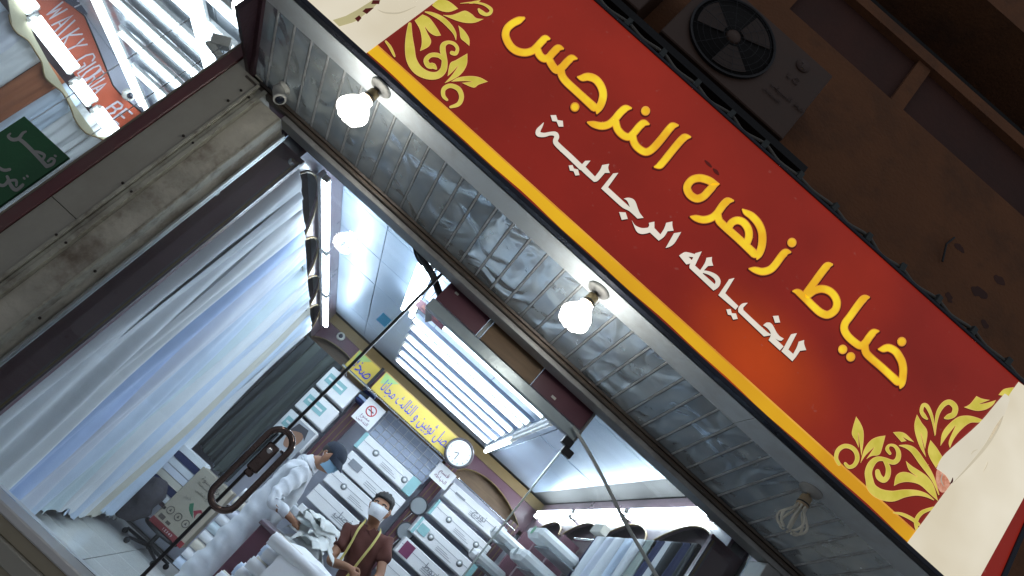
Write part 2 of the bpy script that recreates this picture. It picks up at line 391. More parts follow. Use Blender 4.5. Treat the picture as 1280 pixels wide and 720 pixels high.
# ================================================================== SETTING
X0, X1, YB, ZC, ZF = -1.50, 1.72, 7.6, 1.52, -1.15
YS, YG = 2.33, 3.10         # sign face, shop glass
g = MB().box(-30, 30, -30, 30, -1.62, -1.5).build('street', M_pave); setp(g, kind='structure')
pav = MB().box(-9, 9, 1.2, 3.0, -1.5, -1.36).build('pavement', M_pave); setp(pav, kind='structure')
fl = MB().box(X0 - .05, X1 + .05, 3.12, YB, ZF - .2, ZF - .012).build('shop_floor', M_seam); setp(fl, kind='structure')
tile = MB().box(-.2965, .2965, -.2965, .2965, -.012, 0).mesh('floor_tile', M_tileF, bevel=.002)
y = 3.45
while y < YB:
    x = X0 + .25
    while x < X1:
        link_mesh('floor_tile', tile, fl, (x, y, ZF)); x += .6
    y += .6
cl = MB().box(X0 - .05, X1 + .05, 3.14, YB, ZC + .012, ZC + .2).build('shop_ceiling', M_seam); setp(cl, kind='structure')
tile = MB().box(-.297, .297, -.297, .297, 0, .012).mesh('ceiling_panel', M_tileC, bevel=.002)
y = 3.45
while y < YB:
    x = X0 + .25
    while x < X1:
        link_mesh('ceiling_panel', tile, cl, (x, y, ZC + rnd.uniform(-.0015, .0015)), (rnd.uniform(-.004, .004), rnd.uniform(-.004, .004), 0)); x += .6
    y += .6
setp(box('shop_wall_left', M_white, X0 - .12, X0, 3.13, YB, ZF - .2, ZC + .2), kind='structure')
setp(box('shop_wall_right', M_white, X1, X1 + .12, 3.13, YB, ZF - .2, ZC + .2), kind='structure')
setp(box('shop_wall_back', M_white, X0 - .12, X1 + .12, YB, YB + .1, ZF - .2, ZC + .2), kind='structure')

# ---------------------------------------------------------------- upper facade wall above the sign
fw = thing('facade_wall', (1, 3.0, 1.5), 'dim brown stucco wall above the red sign with two shuttered recesses', 'wall')
# solid stucco pieces around the two recesses (Y 3.0 front)
MB().box(-1.72, 6, 3.02, 3.4, 1.26, 3.80).box(-9, -1.7205, 3.02, 3.4, 2.0, 3.80).build('wall_band', M_stucco, fw)
MB().box(-6, .02, 3.02, 3.4, 3.80, 4.215).box(.83, .925, 3.02, 3.4, 3.80, 4.215).box(1.93, 6, 3.02, 3.4, 3.80, 4.215).build('wall_pier', M_stucco, fw)
MB().box(-6, 6, 3.0, 3.4, 4.215, 4.30).build('wall_ledge', M_stucco, fw)
for a, b in ((.02, .83), (.925, 1.93)):
    MB().box(a, b, 3.055, 3.10, 3.80, 4.215).build('shutter', M_stuccod, fw)
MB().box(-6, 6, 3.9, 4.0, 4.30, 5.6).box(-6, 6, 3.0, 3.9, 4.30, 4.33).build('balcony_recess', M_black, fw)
MB().box(-6, 6, 2.98, 4.2, 5.02, 5.5).build('balcony_slab', M_stucco, fw)
# cracks, hooks
MB().tube([onY(1178, 327, 3.0), onY(1183, 305, 2.99), onY(1193, 297, 3.0)], .006, 6).build('wall_hook', M_blackp, fw)
for (u, v, r_) in ((1200, 310, .03), (1225, 365, .05), (1187, 372, .03), (1232, 405, .025), (1250, 350, .035)):
    p = onY(u, v, 3.017); pts = [(p.x + math.cos(a) * r_ * rnd.uniform(.5, 1.3), 3.019, p.z + math.sin(a) * r_ * rnd.uniform(.5, 1.1)) for a in [k * .7 for k in range(9)]]
    MB().poly(smooth_poly(pts, 3, 180), (0, .004, 0)).build('spalled_patch', M_stuccod, fw)

# ---------------------------------------------------------------- air conditioners
def ac_unit(cx, y0, z0, label):
    t = thing('ac_unit', (cx, y0, z0), label, 'air conditioner')
    body = mat('ac_case', (.085, .044, .029), .5, 0, .08, 4, .05, 60, dirt=(.06, .04, .03), dirts=3)
    MB().box(cx - .41, cx + .41, y0 + .012, y0 + .30, z0, z0 + .56).build('case', body, t, .006)
    MB().lathe((cx - .12, y0 - .006, z0 + .28), (0, 1, 0), [(.245, 0), (.245, .018), (.232, .018), (.232, 0), (.245, 0)], 40, False).build('grille_ring', M_blackp, t)
    MB().lathe((cx - .12, y0 + .006, z0 + .28), (0, 1, 0), [(.0, 0), (.231, 0), (.231, .004), (0, .004)], 40).build('fan_well', M_black, t)
    fan = MB()
    bl = MB()
    for k in range(3):
        a0 = k * 2.094 + .5; pts = []
        for j in range(7): a = a0 + j * .16; pts.append((cx - .12 + math.cos(a) * .21, y0 - .003, z0 + .28 + math.sin(a) * .21))
        for j in range(5): a = a0 + .96 - j * .2 ; pts.append((cx - .12 + math.cos(a) * .06, y0 - .003, z0 + .28 + math.sin(a) * .06))
        MB().poly(pts, (0, .004, 0)).build('fan_blade', mat('fan_grey', (.05, .03, .023), .6), t)
    MB().lathe((cx - .12, y0 - .012, z0 + .28), (0, 1, 0), [(0, 0), (.036, .002), (.042, .012), (.042, .02)], 20).build('fan_hub', body, t)
    gm = MB()
    for rr in (.06, .1, .14, .18, .21):
        gm.tube([(cx - .12 + math.cos(a * math.pi / 14) * rr, y0 - .014, z0 + .28 + math.sin(a * math.pi / 14) * rr) for a in range(28)], .0012, 4, closed=True)
    for k in range(12): a = k * math.pi / 6; gm.tube([(cx - .12 + math.cos(a) * .04, y0 - .014, z0 + .28 + math.sin(a) * .04), (cx - .12 + math.cos(a) * .235, y0 - .014, z0 + .28 + math.sin(a) * .235)], .0012, 4)
    gm.build('fan_guard', M_blackp, t)
    return t
ac = ac_unit(.02, 2.72, 2.72, 'dark outdoor air conditioner with round emblem, above the middle of the sign')
ink = mat('dark_badge_ink', (.085, .048, .038), .6)
lgp = onY(1004, 82, 2.728)
MB().lathe((lgp.x, 2.725, lgp.z), (0, 1, 0), [(0, 0), (.04, 0), (.04, .006)], 28).build('emblem', ink, ac)
em = mat('badge_case', (.10, .07, .06), .5)
MB().lathe((lgp.x - .012, 2.722, lgp.z + .01), (0, 1, 0), [(0, 0), (.006, 0), (.006, .003)], 10).build('emblem_mark', em, ac)
MB().box(lgp.x - .004, lgp.x, 2.722, 2.725, lgp.z - .02, lgp.z + .012).box(lgp.x - .002, lgp.x + .016, 2.7215, 2.7245, lgp.z - .02, lgp.z - .016).build('emblem_mark', em, ac)
p = onY(991, 98, 2.728); text('L', .06, ink, ac, (p.x - .022, 2.726, p.z), .001); text('G', .06, ink, ac, (p.x + .02, 2.726, p.z), .001)
p = onY(985, 122, 2.728); text(arab('خط السيف'), .05, ink, ac, (p.x, 2.726, p.z), .001)
p = onY(972, 118, 2.728); text(arab('المحلات'), .035, ink, ac, (p.x - .02, 2.726, p.z - .03), .001)
ac2 = ac_unit(-.95, 2.72, 2.72, 'dark outdoor air conditioner at the top edge, left of the one with the emblem')
MB().box(-1.6, .62, 2.74, 2.98, 2.655, 2.70).build('ac_shelf', mat('black_steel_angle', (.02, .02, .022), .6, .5), None)
setp(bpy.data.objects['ac_shelf'], 'black steel shelf carrying the air conditioners behind the top of the sign', 'bracket')
cb = MB().tube(catmull([onY(1008, 128, 2.80)[:], onY(1003, 142, 2.80)[:], onY(985, 158, 2.80)[:], onY(978, 172, 2.78)[:], onY(970, 178, 2.78)[:]], 6), .006, 6).build('ac_cable', M_blackp)
setp(cb, 'short black cable drooping from the right side of the emblem air conditioner', 'cable')

# ---------------------------------------------------------------- the big sign
SX0, SX1 = -1.64, 2.03
sg = thing('shop_sign', (.2, 2.42, 1.2535), 'long red backlit shop sign with golden and white Arabic lettering and floral corners', 'sign')
zb, zt = 1.2535, 2.212
MB().box(SX0, SX1, YS - .004, 2.36, zb, 1.274).build('frame_lip', M_navy, sg, .002)
MB().box(SX0, SX1, YS - .004, 2.36, 2.198, zt).build('frame_lip', M_navy, sg, .002)
MB().box(SX0 - .02, SX0, YS - .004, 2.508, zb, zt).build('frame_side', M_navy, sg, .002)
MB().box(SX1, SX1 + .02, YS - .004, 2.508, zb, zt).build('frame_side', M_navy, sg, .002)
MB().box(SX0, SX1, 2.36, 2.37, 1.274, 2.198).box(SX0, SX1, 2.50, 2.508, zb + .004, zt).build('box_back', M_mdalu, sg)
# red print; the backlight's orange hot spot is painted into its glowing colour
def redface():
    m = bpy.data.materials.new('red_print_hot_spot'); m.use_nodes = True; nt = m.node_tree; N = nt.nodes; L = nt.links; b = N['Principled BSDF']
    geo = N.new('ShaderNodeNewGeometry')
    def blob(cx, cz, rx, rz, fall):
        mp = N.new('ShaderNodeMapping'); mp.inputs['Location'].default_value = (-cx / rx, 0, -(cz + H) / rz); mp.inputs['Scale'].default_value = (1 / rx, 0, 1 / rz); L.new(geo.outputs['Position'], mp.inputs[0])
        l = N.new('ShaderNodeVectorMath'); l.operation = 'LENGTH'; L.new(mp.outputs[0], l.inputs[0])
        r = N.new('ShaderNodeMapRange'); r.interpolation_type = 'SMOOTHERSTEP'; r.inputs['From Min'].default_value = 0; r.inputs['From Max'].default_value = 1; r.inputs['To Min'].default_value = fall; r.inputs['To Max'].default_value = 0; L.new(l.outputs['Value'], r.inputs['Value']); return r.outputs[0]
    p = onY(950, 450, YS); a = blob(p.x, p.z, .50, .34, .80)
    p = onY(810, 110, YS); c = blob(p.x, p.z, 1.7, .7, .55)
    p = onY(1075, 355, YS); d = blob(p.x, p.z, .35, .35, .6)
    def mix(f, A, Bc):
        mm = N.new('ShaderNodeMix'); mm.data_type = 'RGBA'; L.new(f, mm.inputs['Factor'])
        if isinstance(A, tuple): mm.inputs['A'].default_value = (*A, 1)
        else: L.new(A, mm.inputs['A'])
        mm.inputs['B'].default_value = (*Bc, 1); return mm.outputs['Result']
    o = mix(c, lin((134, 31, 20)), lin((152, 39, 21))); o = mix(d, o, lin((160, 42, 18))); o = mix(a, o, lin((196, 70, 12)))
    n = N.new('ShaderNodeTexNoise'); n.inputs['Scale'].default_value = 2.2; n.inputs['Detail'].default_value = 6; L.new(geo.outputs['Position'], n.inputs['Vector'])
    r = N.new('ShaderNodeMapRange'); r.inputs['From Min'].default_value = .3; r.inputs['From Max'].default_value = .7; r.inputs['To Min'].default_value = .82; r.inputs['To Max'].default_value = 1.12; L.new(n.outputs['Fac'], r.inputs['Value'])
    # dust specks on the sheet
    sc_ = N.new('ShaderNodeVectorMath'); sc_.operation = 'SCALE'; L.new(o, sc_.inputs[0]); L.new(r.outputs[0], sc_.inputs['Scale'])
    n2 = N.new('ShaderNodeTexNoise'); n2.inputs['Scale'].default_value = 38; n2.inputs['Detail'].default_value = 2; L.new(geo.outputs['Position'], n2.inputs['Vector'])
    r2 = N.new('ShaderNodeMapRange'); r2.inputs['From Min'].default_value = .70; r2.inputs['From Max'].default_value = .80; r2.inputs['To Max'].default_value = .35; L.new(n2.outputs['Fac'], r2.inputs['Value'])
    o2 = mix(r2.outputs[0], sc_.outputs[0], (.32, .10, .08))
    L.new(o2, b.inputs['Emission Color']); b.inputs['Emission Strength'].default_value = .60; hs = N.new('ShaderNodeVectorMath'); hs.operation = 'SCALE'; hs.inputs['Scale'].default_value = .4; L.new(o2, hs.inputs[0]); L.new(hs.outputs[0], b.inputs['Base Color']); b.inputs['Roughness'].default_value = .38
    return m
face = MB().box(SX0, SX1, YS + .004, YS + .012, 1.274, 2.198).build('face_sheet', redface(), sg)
PS = lambda u, v, d=0.0: onY(u, v, YS + .0038 - d)
E_gold = backlit('gold_print', lin((248, 214, 44)), .92, lin((230, 172, 30)), 9)
E_rim = backlit('gold_print_edge', lin((240, 176, 66)), .8, lin((214, 140, 44)), 6)
E_shad = backlit('shadow_print', lin((84, 16, 10)), .75)
E_white = backlit('white_print', lin((240, 228, 214)), .85, lin((226, 220, 204)), 6)
E_dark = backlit('shadow_print_dark', lin((70, 18, 14)), .75)
E_str = backlit('stripe_print', lin((236, 186, 30)), .9, lin((206, 146, 22)), 1.3)
E_orn = backlit('floral_print', lin((222, 206, 92)), .82, lin((200, 186, 66)), 14)
E_ornr = backlit('floral_print_edge', lin((232, 190, 108)), .8)
E_robe = backlit('robe_print', lin((234, 226, 206)), .9, lin((216, 205, 180)), 2.2)
E_robe2 = backlit('robe_print_fold', lin((212, 201, 175)), .82)
E_robe3 = backlit('robe_print_fold_deep', lin((186, 174, 156)), .8)
E_olive = backlit('robe_print_olive', lin((196, 186, 138)), .8)
E_skin = backlit('hand_print', lin((226, 168, 142)), .82, lin((196, 124, 96)), 60)
# gold stripe, wavy lower edge
def PSL(u, d): return PS(u[0], u[1], d)
top = [(-.72, .571), (.80, .568)]
st = MB(); pts = []
xa = onY(453, 47, YS).x; xb = onY(1140, 676, YS).x
n = 40
for i in range(n + 1): x = xa + (xb - xa) * i / n; pts.append((x, YS + .0028, .5705 * YS))
for i in range(n, -1, -1): x = xa + (xb - xa) * i / n; pts.append((x, YS + .0028, .5500 * YS + .004 * math.sin(i * .9) * math.sin(i * .37)))
st.poly(pts, (0, .0006, 0)).build('gold_stripe', E_str, sg)
pts = [(xa, YS + .0024, .5735 * YS), (xb, YS + .0024, .5735 * YS), (xb, YS + .0024, .5705 * YS), (xa, YS + .0024, .5705 * YS)]
MB().poly(pts, (0, .0006, 0)).build('stripe_edge', E_rim, sg)

GOLD = {
 'seen_bowl': [[(654.5, 22.8, 2.2), (649, 25, 4.6), (641, 29, 4.8), (634.4, 35, 4.8), (632, 42.5, 4.8), (633.8, 50, 4.8), (638.7, 58, 4.8), (646, 63.5, 4.8), (656, 65.6, 4.8), (665, 63.5, 4.8), (671, 58.5, 4.8), (677, 52, 4.8), (682, 47.8, 4.4), (688, 48.6, .8)],
               [(671, 60, 4.8), (674.5, 68.5, 4.8), (680, 73, 4.8), (686, 71.5, 4.8), (691, 66, 4.8), (698, 59.8, 4.6), (705, 61, .8)],
               [(686, 73, 4.8), (690, 81, 4.8), (696, 87.4, 4.8), (702.5, 84, 4.8), (709, 77, 4.8), (715, 72.3, 4.4), (722, 73.4, .8)],
               [(701, 85, 4.8), (702.5, 94, 4.8), (708, 102, 4.8), (722, 115, 4.8), (743, 134.2, 5.2)],
               [(746, 142.6, .5), (748.3, 136, 4.3), (752.5, 127, 4.9), (754, 117, 4.9), (751, 107, 4.9), (744.5, 99, 4.9), (735.5, 95.8, 4.9), (727.5, 97, 4.2), (721.3, 95.8, .6)]],
 'ra_noon_lam': [[(733.8, 152.4, .6), (741, 154.8, 3.8), (751, 157.2, 4.7), (760, 155.8, 4.8), (767.5, 150, 4.8), (776, 140, 4.8), (782.5, 135.2, 4.4), (790, 135.2, .8)],
                 [(769, 150, 4.8), (772, 161, 4.8), (778.5, 168.5, 4.8), (786, 171, 4.8), (792, 166.5, 4.8), (800, 157, 4.8), (805.5, 153.6, 4.4), (812, 155.4, .8)],
                 [(790.5, 168, 4.8), (793, 178.5, 4.8), (799, 185.8, 4.8), (807.5, 189.8, 4.9), (815.5, 186, 4.9), (826, 174.5, 4.9), (836.5, 161.2, 4.9), (841.5, 157, 4.4), (848.5, 156.6, .8)]],
 'alif': [[(817.3, 208.6, .8), (824, 207, 4.4), (829, 202.4, 4.8), (840, 188.6, 4.8), (851.5, 175, 4.8), (857, 171.2, 4.4), (864, 171.2, .8)]],
 'ha': [[(899.4, 230, .5), (892, 228.5, 4.2), (884, 224.6, 4.9), (874, 222.4, 4.9), (864.5, 225.2, 4.9), (859, 233.5, 4.9), (862, 242.5, 4.9), (870.5, 248, 4.9), (879, 245.6, 4.9), (886, 238.5, 4.9), (892.5, 232, 4.2), (899.4, 230, .5)]],
 'ra_ha': [[(862.5, 270.4, .6), (869, 272.2, 3.8), (879, 274.5, 4.7), (888.5, 272.6, 4.8), (896, 267, 4.8), (904, 256, 4.8), (910, 251, 4.4), (917.6, 250.8, .8)],
           [(897, 267, 4.8), (898.8, 275, 4.8), (904, 281, 4.8), (925, 300, 4.8), (943.5, 317.5, 5.2)],
           [(946.2, 324.8, .5), (948.8, 318, 4.3), (952.6, 306, 4.9), (952.7, 291, 4.9), (948, 279, 4.9), (940, 270, 4.6), (932, 265, 3.4), (927.8, 261, .6)],
           [(911, 284, 4.6), (915, 278, 4.8), (922, 275.3, 4.8), (929.5, 278, 4.8), (935.2, 286, 4.8), (936.3, 295, 4.8), (934, 303, 4.6)]],
 'zay': [[(935.8, 335.6, .6), (943, 337, 3.8), (953, 339.4, 4.7), (962.5, 337, 4.8), (969, 331, 4.8), (977, 320, 4.8), (982.5, 315, 4.4), (989, 315.2, .8)]],
 'ta': [[(1041.3, 330.6, .8), (1035, 331.6, 4.4), (1029, 338, 4.8), (1019, 351.5, 4.8), (1008, 366.5, 4.8)],
        [(990.4, 363.8, .6), (997, 364.6, 3.8), (1005, 371, 4.6), (1017.5, 383.4, 4.8), (1026, 390.6, 4.9), (1035, 393.3, 4.9), (1043.5, 388, 4.9), (1046.4, 379.5, 4.9), (1044, 371, 4.9), (1037.5, 364, 4.9), (1028, 361, 4.9), (1018, 363, 4.9), (1010, 369, 4.7)]],
 'alif_ya_kha': [[(1087.3, 371.4, .8), (1081, 372.6, 4.4), (1075, 378.4, 4.8), (1063, 395, 4.8), (1056.5, 404, 4.8), (1055.6, 412, 4.8), (1060, 420, 4.8), (1068.5, 427.8, 4.8), (1076, 432, 4.8), (1082, 428.2, 4.8), (1087, 421, 4.8), (1092.5, 415, 4.4), (1099.3, 413.8, .8)],
                 [(1081, 431, 4.8), (1082.5, 440, 4.8), (1088.5, 447, 4.8), (1103, 459.5, 4.8), (1122, 477, 5.2)],
                 [(1125.2, 486, .5), (1127.5, 479, 4.3), (1129.2, 464, 4.9), (1128, 454, 4.9), (1125, 447, 4.9), (1119.5, 439, 4.9), (1111, 434.6, 4.9), (1103.5, 436.2, 4.2), (1097.3, 436.4, .6)]],
}
DOTS = [(718.7, 133.6), (807, 138.5), (990, 303.1), (1127.3, 427), (1053.5, 436.7), (1063.5, 446)]
ii = 0
for key, strokes in GOLD.items():
    for s in strokes:
        ii += 1; e = ii * .00003
        ribbon(MB(), s, lambda u, v: PS(u, v, .0004 + e), (0, .0003, 0), 1.3, -.5, 1.5).build('letter_shadow', E_shad, sg)
        a = MB(); ribbon(a, s, lambda u, v: PS(u, v, .0022 + e), (0, .0012, 0), .1)
        a.build('letter', E_rim, sg)
        a = MB(); ribbon(a, s, lambda u, v: PS(u, v, .0036 + e), (0, .0012, 0), -1.0)
        a.build('letter_fill', E_gold, sg)
def disc(mb, u, v, r, d, th=(0, .001, 0), n=22): mb.poly([PS(u + math.cos(2 * math.pi * k / n) * r, v + math.sin(2 * math.pi * k / n) * r * 1.04, d) for k in range(n)], th)
for (u, v) in DOTS:
    m = MB(); disc(m, u - .5, v + 1.5, 6.8, .0005, (0, .0003, 0)); m.build('letter_shadow', E_shad, sg)
    m = MB(); disc(m, u, v, 5.7, .0022); m.build('letter_dot', E_rim, sg)
    m = MB(); disc(m, u, v, 4.2, .0034); m.build('dot_fill', E_gold, sg)
for s in ([(881.5, 201, 1.0), (885, 204.5, 1.9), (889, 208.5, 1.2)], [(892, 211.5, 1.2), (895, 214.5, 2.4), (898, 218, 1.2)]):
    ribbon(MB(), s, lambda u, v: PS(u, v, .0012), (0, .0006, 0)).build('letter_mark', E_shad, sg)
WHITE = [
 (660, 135, 10, [(282, 90), (350, 88), (370, 150), (435, 160), (442, 232), (385, 232), (358, 168), (305, 162)]),
 (720, 140, 8, [(262, 530), (332, 518), (322, 560), (338, 608), (290, 608), (262, 640), (215, 690), (180, 698), (60, 590), (40, 545), (92, 488), (145, 486), (95, 548), (190, 646), (240, 580)]),
 (600, 200, 3.2, [(355, 22), (370, 20), (376, 34), (392, 38), (398, 60), (382, 62), (374, 44), (360, 42)]),
 (750, 200, 10, [(165, 168), (230, 160), (100, 340), (200, 432), (280, 505), (375, 590), (358, 545), (335, 505), (298, 483), (350, 470), (410, 485), (445, 525), (475, 610), (500, 665), (545, 722), (470, 732), (370, 640), (300, 605), (240, 560), (15, 355)]),
 (750, 240, 10, [(240, 250), (320, 255), (347, 335), (272, 348)]),
 (750, 240, 10, [(400, 355), (440, 415), (520, 450), (600, 445), (616, 420), (612, 385), (680, 370), (680, 450), (755, 530), (800, 460), (828, 385), (905, 368), (905, 420), (920, 482), (845, 490), (800, 560), (735, 608), (625, 505), (560, 522), (500, 520), (450, 480)]),
 (750, 240, 10, [(925, 515), (1015, 500), (975, 570), (930, 640), (880, 680), (820, 700), (860, 630)]),
 (840, 300, 10, [(90, 195), (130, 165), (180, 150), (290, 178), (268, 214), (205, 208), (258, 262), (228, 292), (180, 305)]),
 (840, 300, 10, [(292, 165), (372, 142), (288, 320), (352, 378), (410, 290), (432, 222), (500, 212), (498, 260), (515, 320), (450, 325), (395, 386), (385, 420), (530, 548), (552, 560), (562, 598), (520, 632), (220, 350), (225, 300)]),
 (840, 300, 10, [(715, 490), (782, 474), (665, 665), (830, 826), (795, 872), (580, 688)]),
 (890, 350, 10, [(345, 325), (385, 292), (447, 285), (390, 345), (392, 375), (690, 650), (742, 666), (730, 692), (650, 705), (330, 400), (328, 360)]),
 (890, 350, 10, [(180, 368), (232, 362), (248, 415), (300, 418), (322, 485), (265, 495), (240, 440), (200, 432)]),
 (890, 350, 10, [(762, 450), (830, 445), (852, 530), (790, 535)]),
 (900, 385, 10, [(540, 215), (580, 183), (625, 182), (660, 215), (705, 300), (745, 350), (798, 383), (770, 408), (735, 405), (690, 380), (795, 480), (750, 530), (608, 400), (635, 345), (630, 300), (590, 250)]),
 (900, 385, 10, [(800, 490), (880, 345), (905, 325), (962, 315), (855, 520), (915, 575), (960, 490), (985, 420), (1052, 400), (1052, 450), (1078, 525), (1000, 535), (950, 610), (905, 665), (768, 540)]),
]
ii = 0
def printed(pxs, m_, shm, d, name, sh=True):
    sp = smooth_poly(pxs, 3, 38)
    if sh:
        MB().poly([PS(u - .2, v + 1.6, d - .0006) for u, v in sp], (0, .0003, 0)).build(name + '_shadow', shm, sg)
        MB().poly([PS(u - 1.0, v + 1.0, d - .0005) for u, v in sp], (0, .0003, 0)).build(name + '_shadow', shm, sg)
    return MB().poly([PS(u, v, d) for u, v in sp], (0, .0005 if d < .0015 else .0008, 0)).build(name, m_, sg)
for ox, oy, s, pts in WHITE:
    ii += 1; printed(zoomed(ox, oy, s, pts), E_white, E_dark, .0022 + ii * .00004, 'white_letter')
for s in ([(679.6, 153.2, .3), (676.5, 158, 1.7), (673, 163, 2.8), (673.2, 167.4, 3.1), (680, 168.6, 2.6), (688, 166.9, 2.2), (694, 167.4, 2.9), (696, 171, 3.0), (694.3, 176, 3.0), (697, 181, 3.2), (712, 195, 3.3), (727, 209.5, 3.4)],
          [(877, 339, 1.4), (886, 341.2, 2.1), (894, 345.6, 2.8), (897.5, 351, 3.1), (896.5, 356, 3.0), (893, 360, 2.4)]):
    ii += 1
    ribbon(MB(), s, lambda u, v: PS(u, v, .0014), (0, .0003, 0), .2, -.6, 1.4).build('white_letter_shadow', E_dark, sg)
    ribbon(MB(), s, lambda u, v: PS(u, v, .0022 + ii * .00004), (0, .0006, 0)).build('white_letter', E_white, sg)

LZ = (450, 0, 6.667); L2 = (470, 40, 6.667); R1 = (1030, 510, 8); R3 = (1120, 470, 8)
OPOLY = [
 (LZ, [(600, 45), (640, 0), (715, 0), (770, 30), (818, 72), (740, 100), (660, 85)]),
 (LZ, [(690, 125), (760, 125), (810, 110), (875, 88), (930, 115), (970, 150), (1030, 158), (960, 188), (880, 190), (800, 170)]),
 (LZ, [(895, 24), (950, 8), (1005, 0), (985, 18), (930, 30)]),
 (LZ, [(820, 212), (870, 255), (910, 320), (912, 382), (875, 350), (840, 318), (830, 260)]),
 (LZ, [(455, 170), (520, 120), (580, 150), (640, 230), (675, 295), (630, 298), (580, 270), (540, 220), (560, 270), (593, 340), (570, 390), (500, 425), (515, 350), (500, 250)]),
 (LZ, [(730, 635), (750, 530), (800, 500), (895, 445), (890, 540), (840, 620), (760, 670), (705, 692), (770, 620), (820, 545), (770, 600)]),
 (LZ, [(760, 680), (820, 645), (920, 633), (1000, 645), (1065, 680), (990, 705), (945, 730), (850, 690), (940, 680), (870, 675)]),
 (R1, [(322, 85), (365, 150), (395, 230), (395, 340), (375, 480), (355, 340), (345, 240), (347, 395), (318, 330), (280, 265), (290, 190)]),
 (R1, [(365, 550), (400, 420), (460, 330), (530, 290), (615, 275), (590, 370), (555, 465), (480, 480), (425, 510), (505, 390), (420, 470)]),
 (R1, [(690, 242), (760, 238), (820, 260), (900, 340), (845, 322), (785, 285), (825, 330), (775, 340)]),
 (R1, [(820, 530), (880, 580), (960, 630), (1040, 690), (1100, 780), (1140, 930), (1060, 860), (960, 770), (850, 740), (760, 750), (700, 780), (720, 680), (780, 640), (860, 650), (935, 690), (850, 620)]),
 (R1, [(930, 65), (980, 150), (1035, 240), (1010, 410), (965, 240), (1000, 400), (1020, 490), (960, 390), (915, 260), (905, 160)]),
 (R1, [(1065, 320), (1130, 400), (1185, 490), (1120, 600), (1060, 500), (1040, 420)]),
 (R3, [(680, 312), (740, 280), (805, 200), (860, 225), (940, 240), (830, 280), (900, 270), (1000, 240), (970, 290), (900, 335), (800, 348)]),
 (R3, [(445, 700), (460, 580), (520, 490), (620, 410), (720, 395), (810, 415), (870, 440), (830, 465), (740, 470), (650, 540), (580, 630), (540, 720), (530, 650), (600, 490), (520, 590)]),
 (R3, [(1025, 190), (1080, 130), (1180, 112), (1160, 160), (1120, 200)]),
]
OSTR = [
 (LZ, [(835, 28, 1), (940, 20, 6), (1030, 35, 9), (1090, 75, 14), (1085, 108, 14), (1050, 120, 14), (1010, 100, 18), (990, 78, 10)]),
 (LZ, [(540, 98, 3), (600, 115, 14), (680, 155, 20), (750, 220, 20), (790, 280, 12), (800, 335, 1)]),
 (LZ, [(415, 200, 14), (410, 300, 28), (415, 400, 40), (430, 500, 42), (480, 580, 40), (560, 625, 34), (640, 628, 30), (690, 590, 28), (705, 530, 25), (700, 470, 22), (690, 420, 24), (695, 375, 22), (735, 352, 14), (785, 365, 14), (812, 405, 14), (798, 445, 16), (765, 440, 16)]),
 (LZ, [(695, 500, 10), (655, 462, 18), (590, 460, 18), (550, 500, 20), (570, 545, 22), (610, 550, 24), (640, 578, 4)]),
 (L2, [(592, 565, 10), (562, 530, 16), (565, 475, 18), (620, 447, 18), (688, 475, 20), (713, 540, 20), (688, 600, 18), (620, 625, 10)]),
 (LZ, [(215, 345, 8), (250, 390, 12), (280, 450, 10), (292, 475, 4)]),
 (R1, [(150, 560, 18), (122, 500, 20), (140, 425, 22), (200, 382, 22), (270, 392, 22), (320, 440, 22), (333, 510, 22), (302, 572, 20), (250, 590, 18), (212, 555, 14)]),
 (R1, [(660, 455, 14), (632, 410, 18), (655, 372, 12), (710, 382, 16), (745, 440, 22), (738, 510, 26), (690, 543, 24), (600, 512, 20), (530, 512, 26), (475, 560, 34), (445, 640, 36), (455, 720, 38), (480, 800, 46), (560, 860, 52), (680, 882, 54), (800, 855, 40), (920, 848, 28), (1020, 872, 18), (1100, 920, 3)]),
 (R1, [(605, 520, 16), (642, 600, 24), (636, 680, 26), (600, 722, 26), (552, 690, 30), (535, 635, 24)]),
 (R1, [(750, 375, 3), (830, 387, 20), (900, 430, 30), (980, 540, 32), (1050, 640, 26), (1100, 730, 16), (1150, 870, 4)]),
 (R1, [(690, 1045, 6), (780, 1062, 16), (880, 1110, 18), (950, 1165, 14)]),
 (R1, [(935, 1240, 14), (922, 1130, 20), (980, 1045, 20), (1095, 1000, 14)]),
 (R3, [(318, 435, 6), (282, 400, 20), (255, 350, 18), (272, 292, 18), (310, 302, 20), (350, 380, 16), (375, 480, 10), (390, 600, 1)]),
 (R3, [(395, 590, 1), (400, 470, 12), (425, 360, 20), (480, 282, 24), (540, 262, 26), (592, 312, 28), (580, 380, 28), (525, 408, 26), (490, 420, 10)]),
]
ii = 0
def centro(p): return (sum(a[0] for a in p) / len(p), sum(a[1] for a in p) / len(p))
for (ox, oy, s), pts in OPOLY:
    ii += 1; q = zoomed(ox, oy, s, pts); sp = smooth_poly(q, 4, 60)
    MB().poly([PS(u - .5, v + .8, .0004) for u, v in sp], (0, .0003, 0)).build('floral_shadow', E_dark, sg)
    MB().poly([PS(u, v, .0016 + ii * .00003) for u, v in sp], (0, .0006, 0)).build('floral_leaf', E_ornr, sg)
    area = sum(sp[k][0] * sp[(k + 1) % len(sp)][1] - sp[(k + 1) % len(sp)][0] * sp[k][1] for k in range(len(sp))); sg_ = 1 if area > 0 else -1; ins = []
    for k in range(len(sp)):
        a_, b_ = sp[k - 1], sp[(k + 1) % len(sp)]; dx, dy = b_[0] - a_[0], b_[1] - a_[1]; l_ = math.hypot(dx, dy) or 1
        ins.append((sp[k][0] - dy / l_ * .62 * sg_, sp[k][1] + dx / l_ * .62 * sg_))
    MB().poly([PS(u, v, .0026 + ii * .00003) for u, v in ins], (0, .0006, 0)).build('floral_leaf_fill', E_orn, sg)
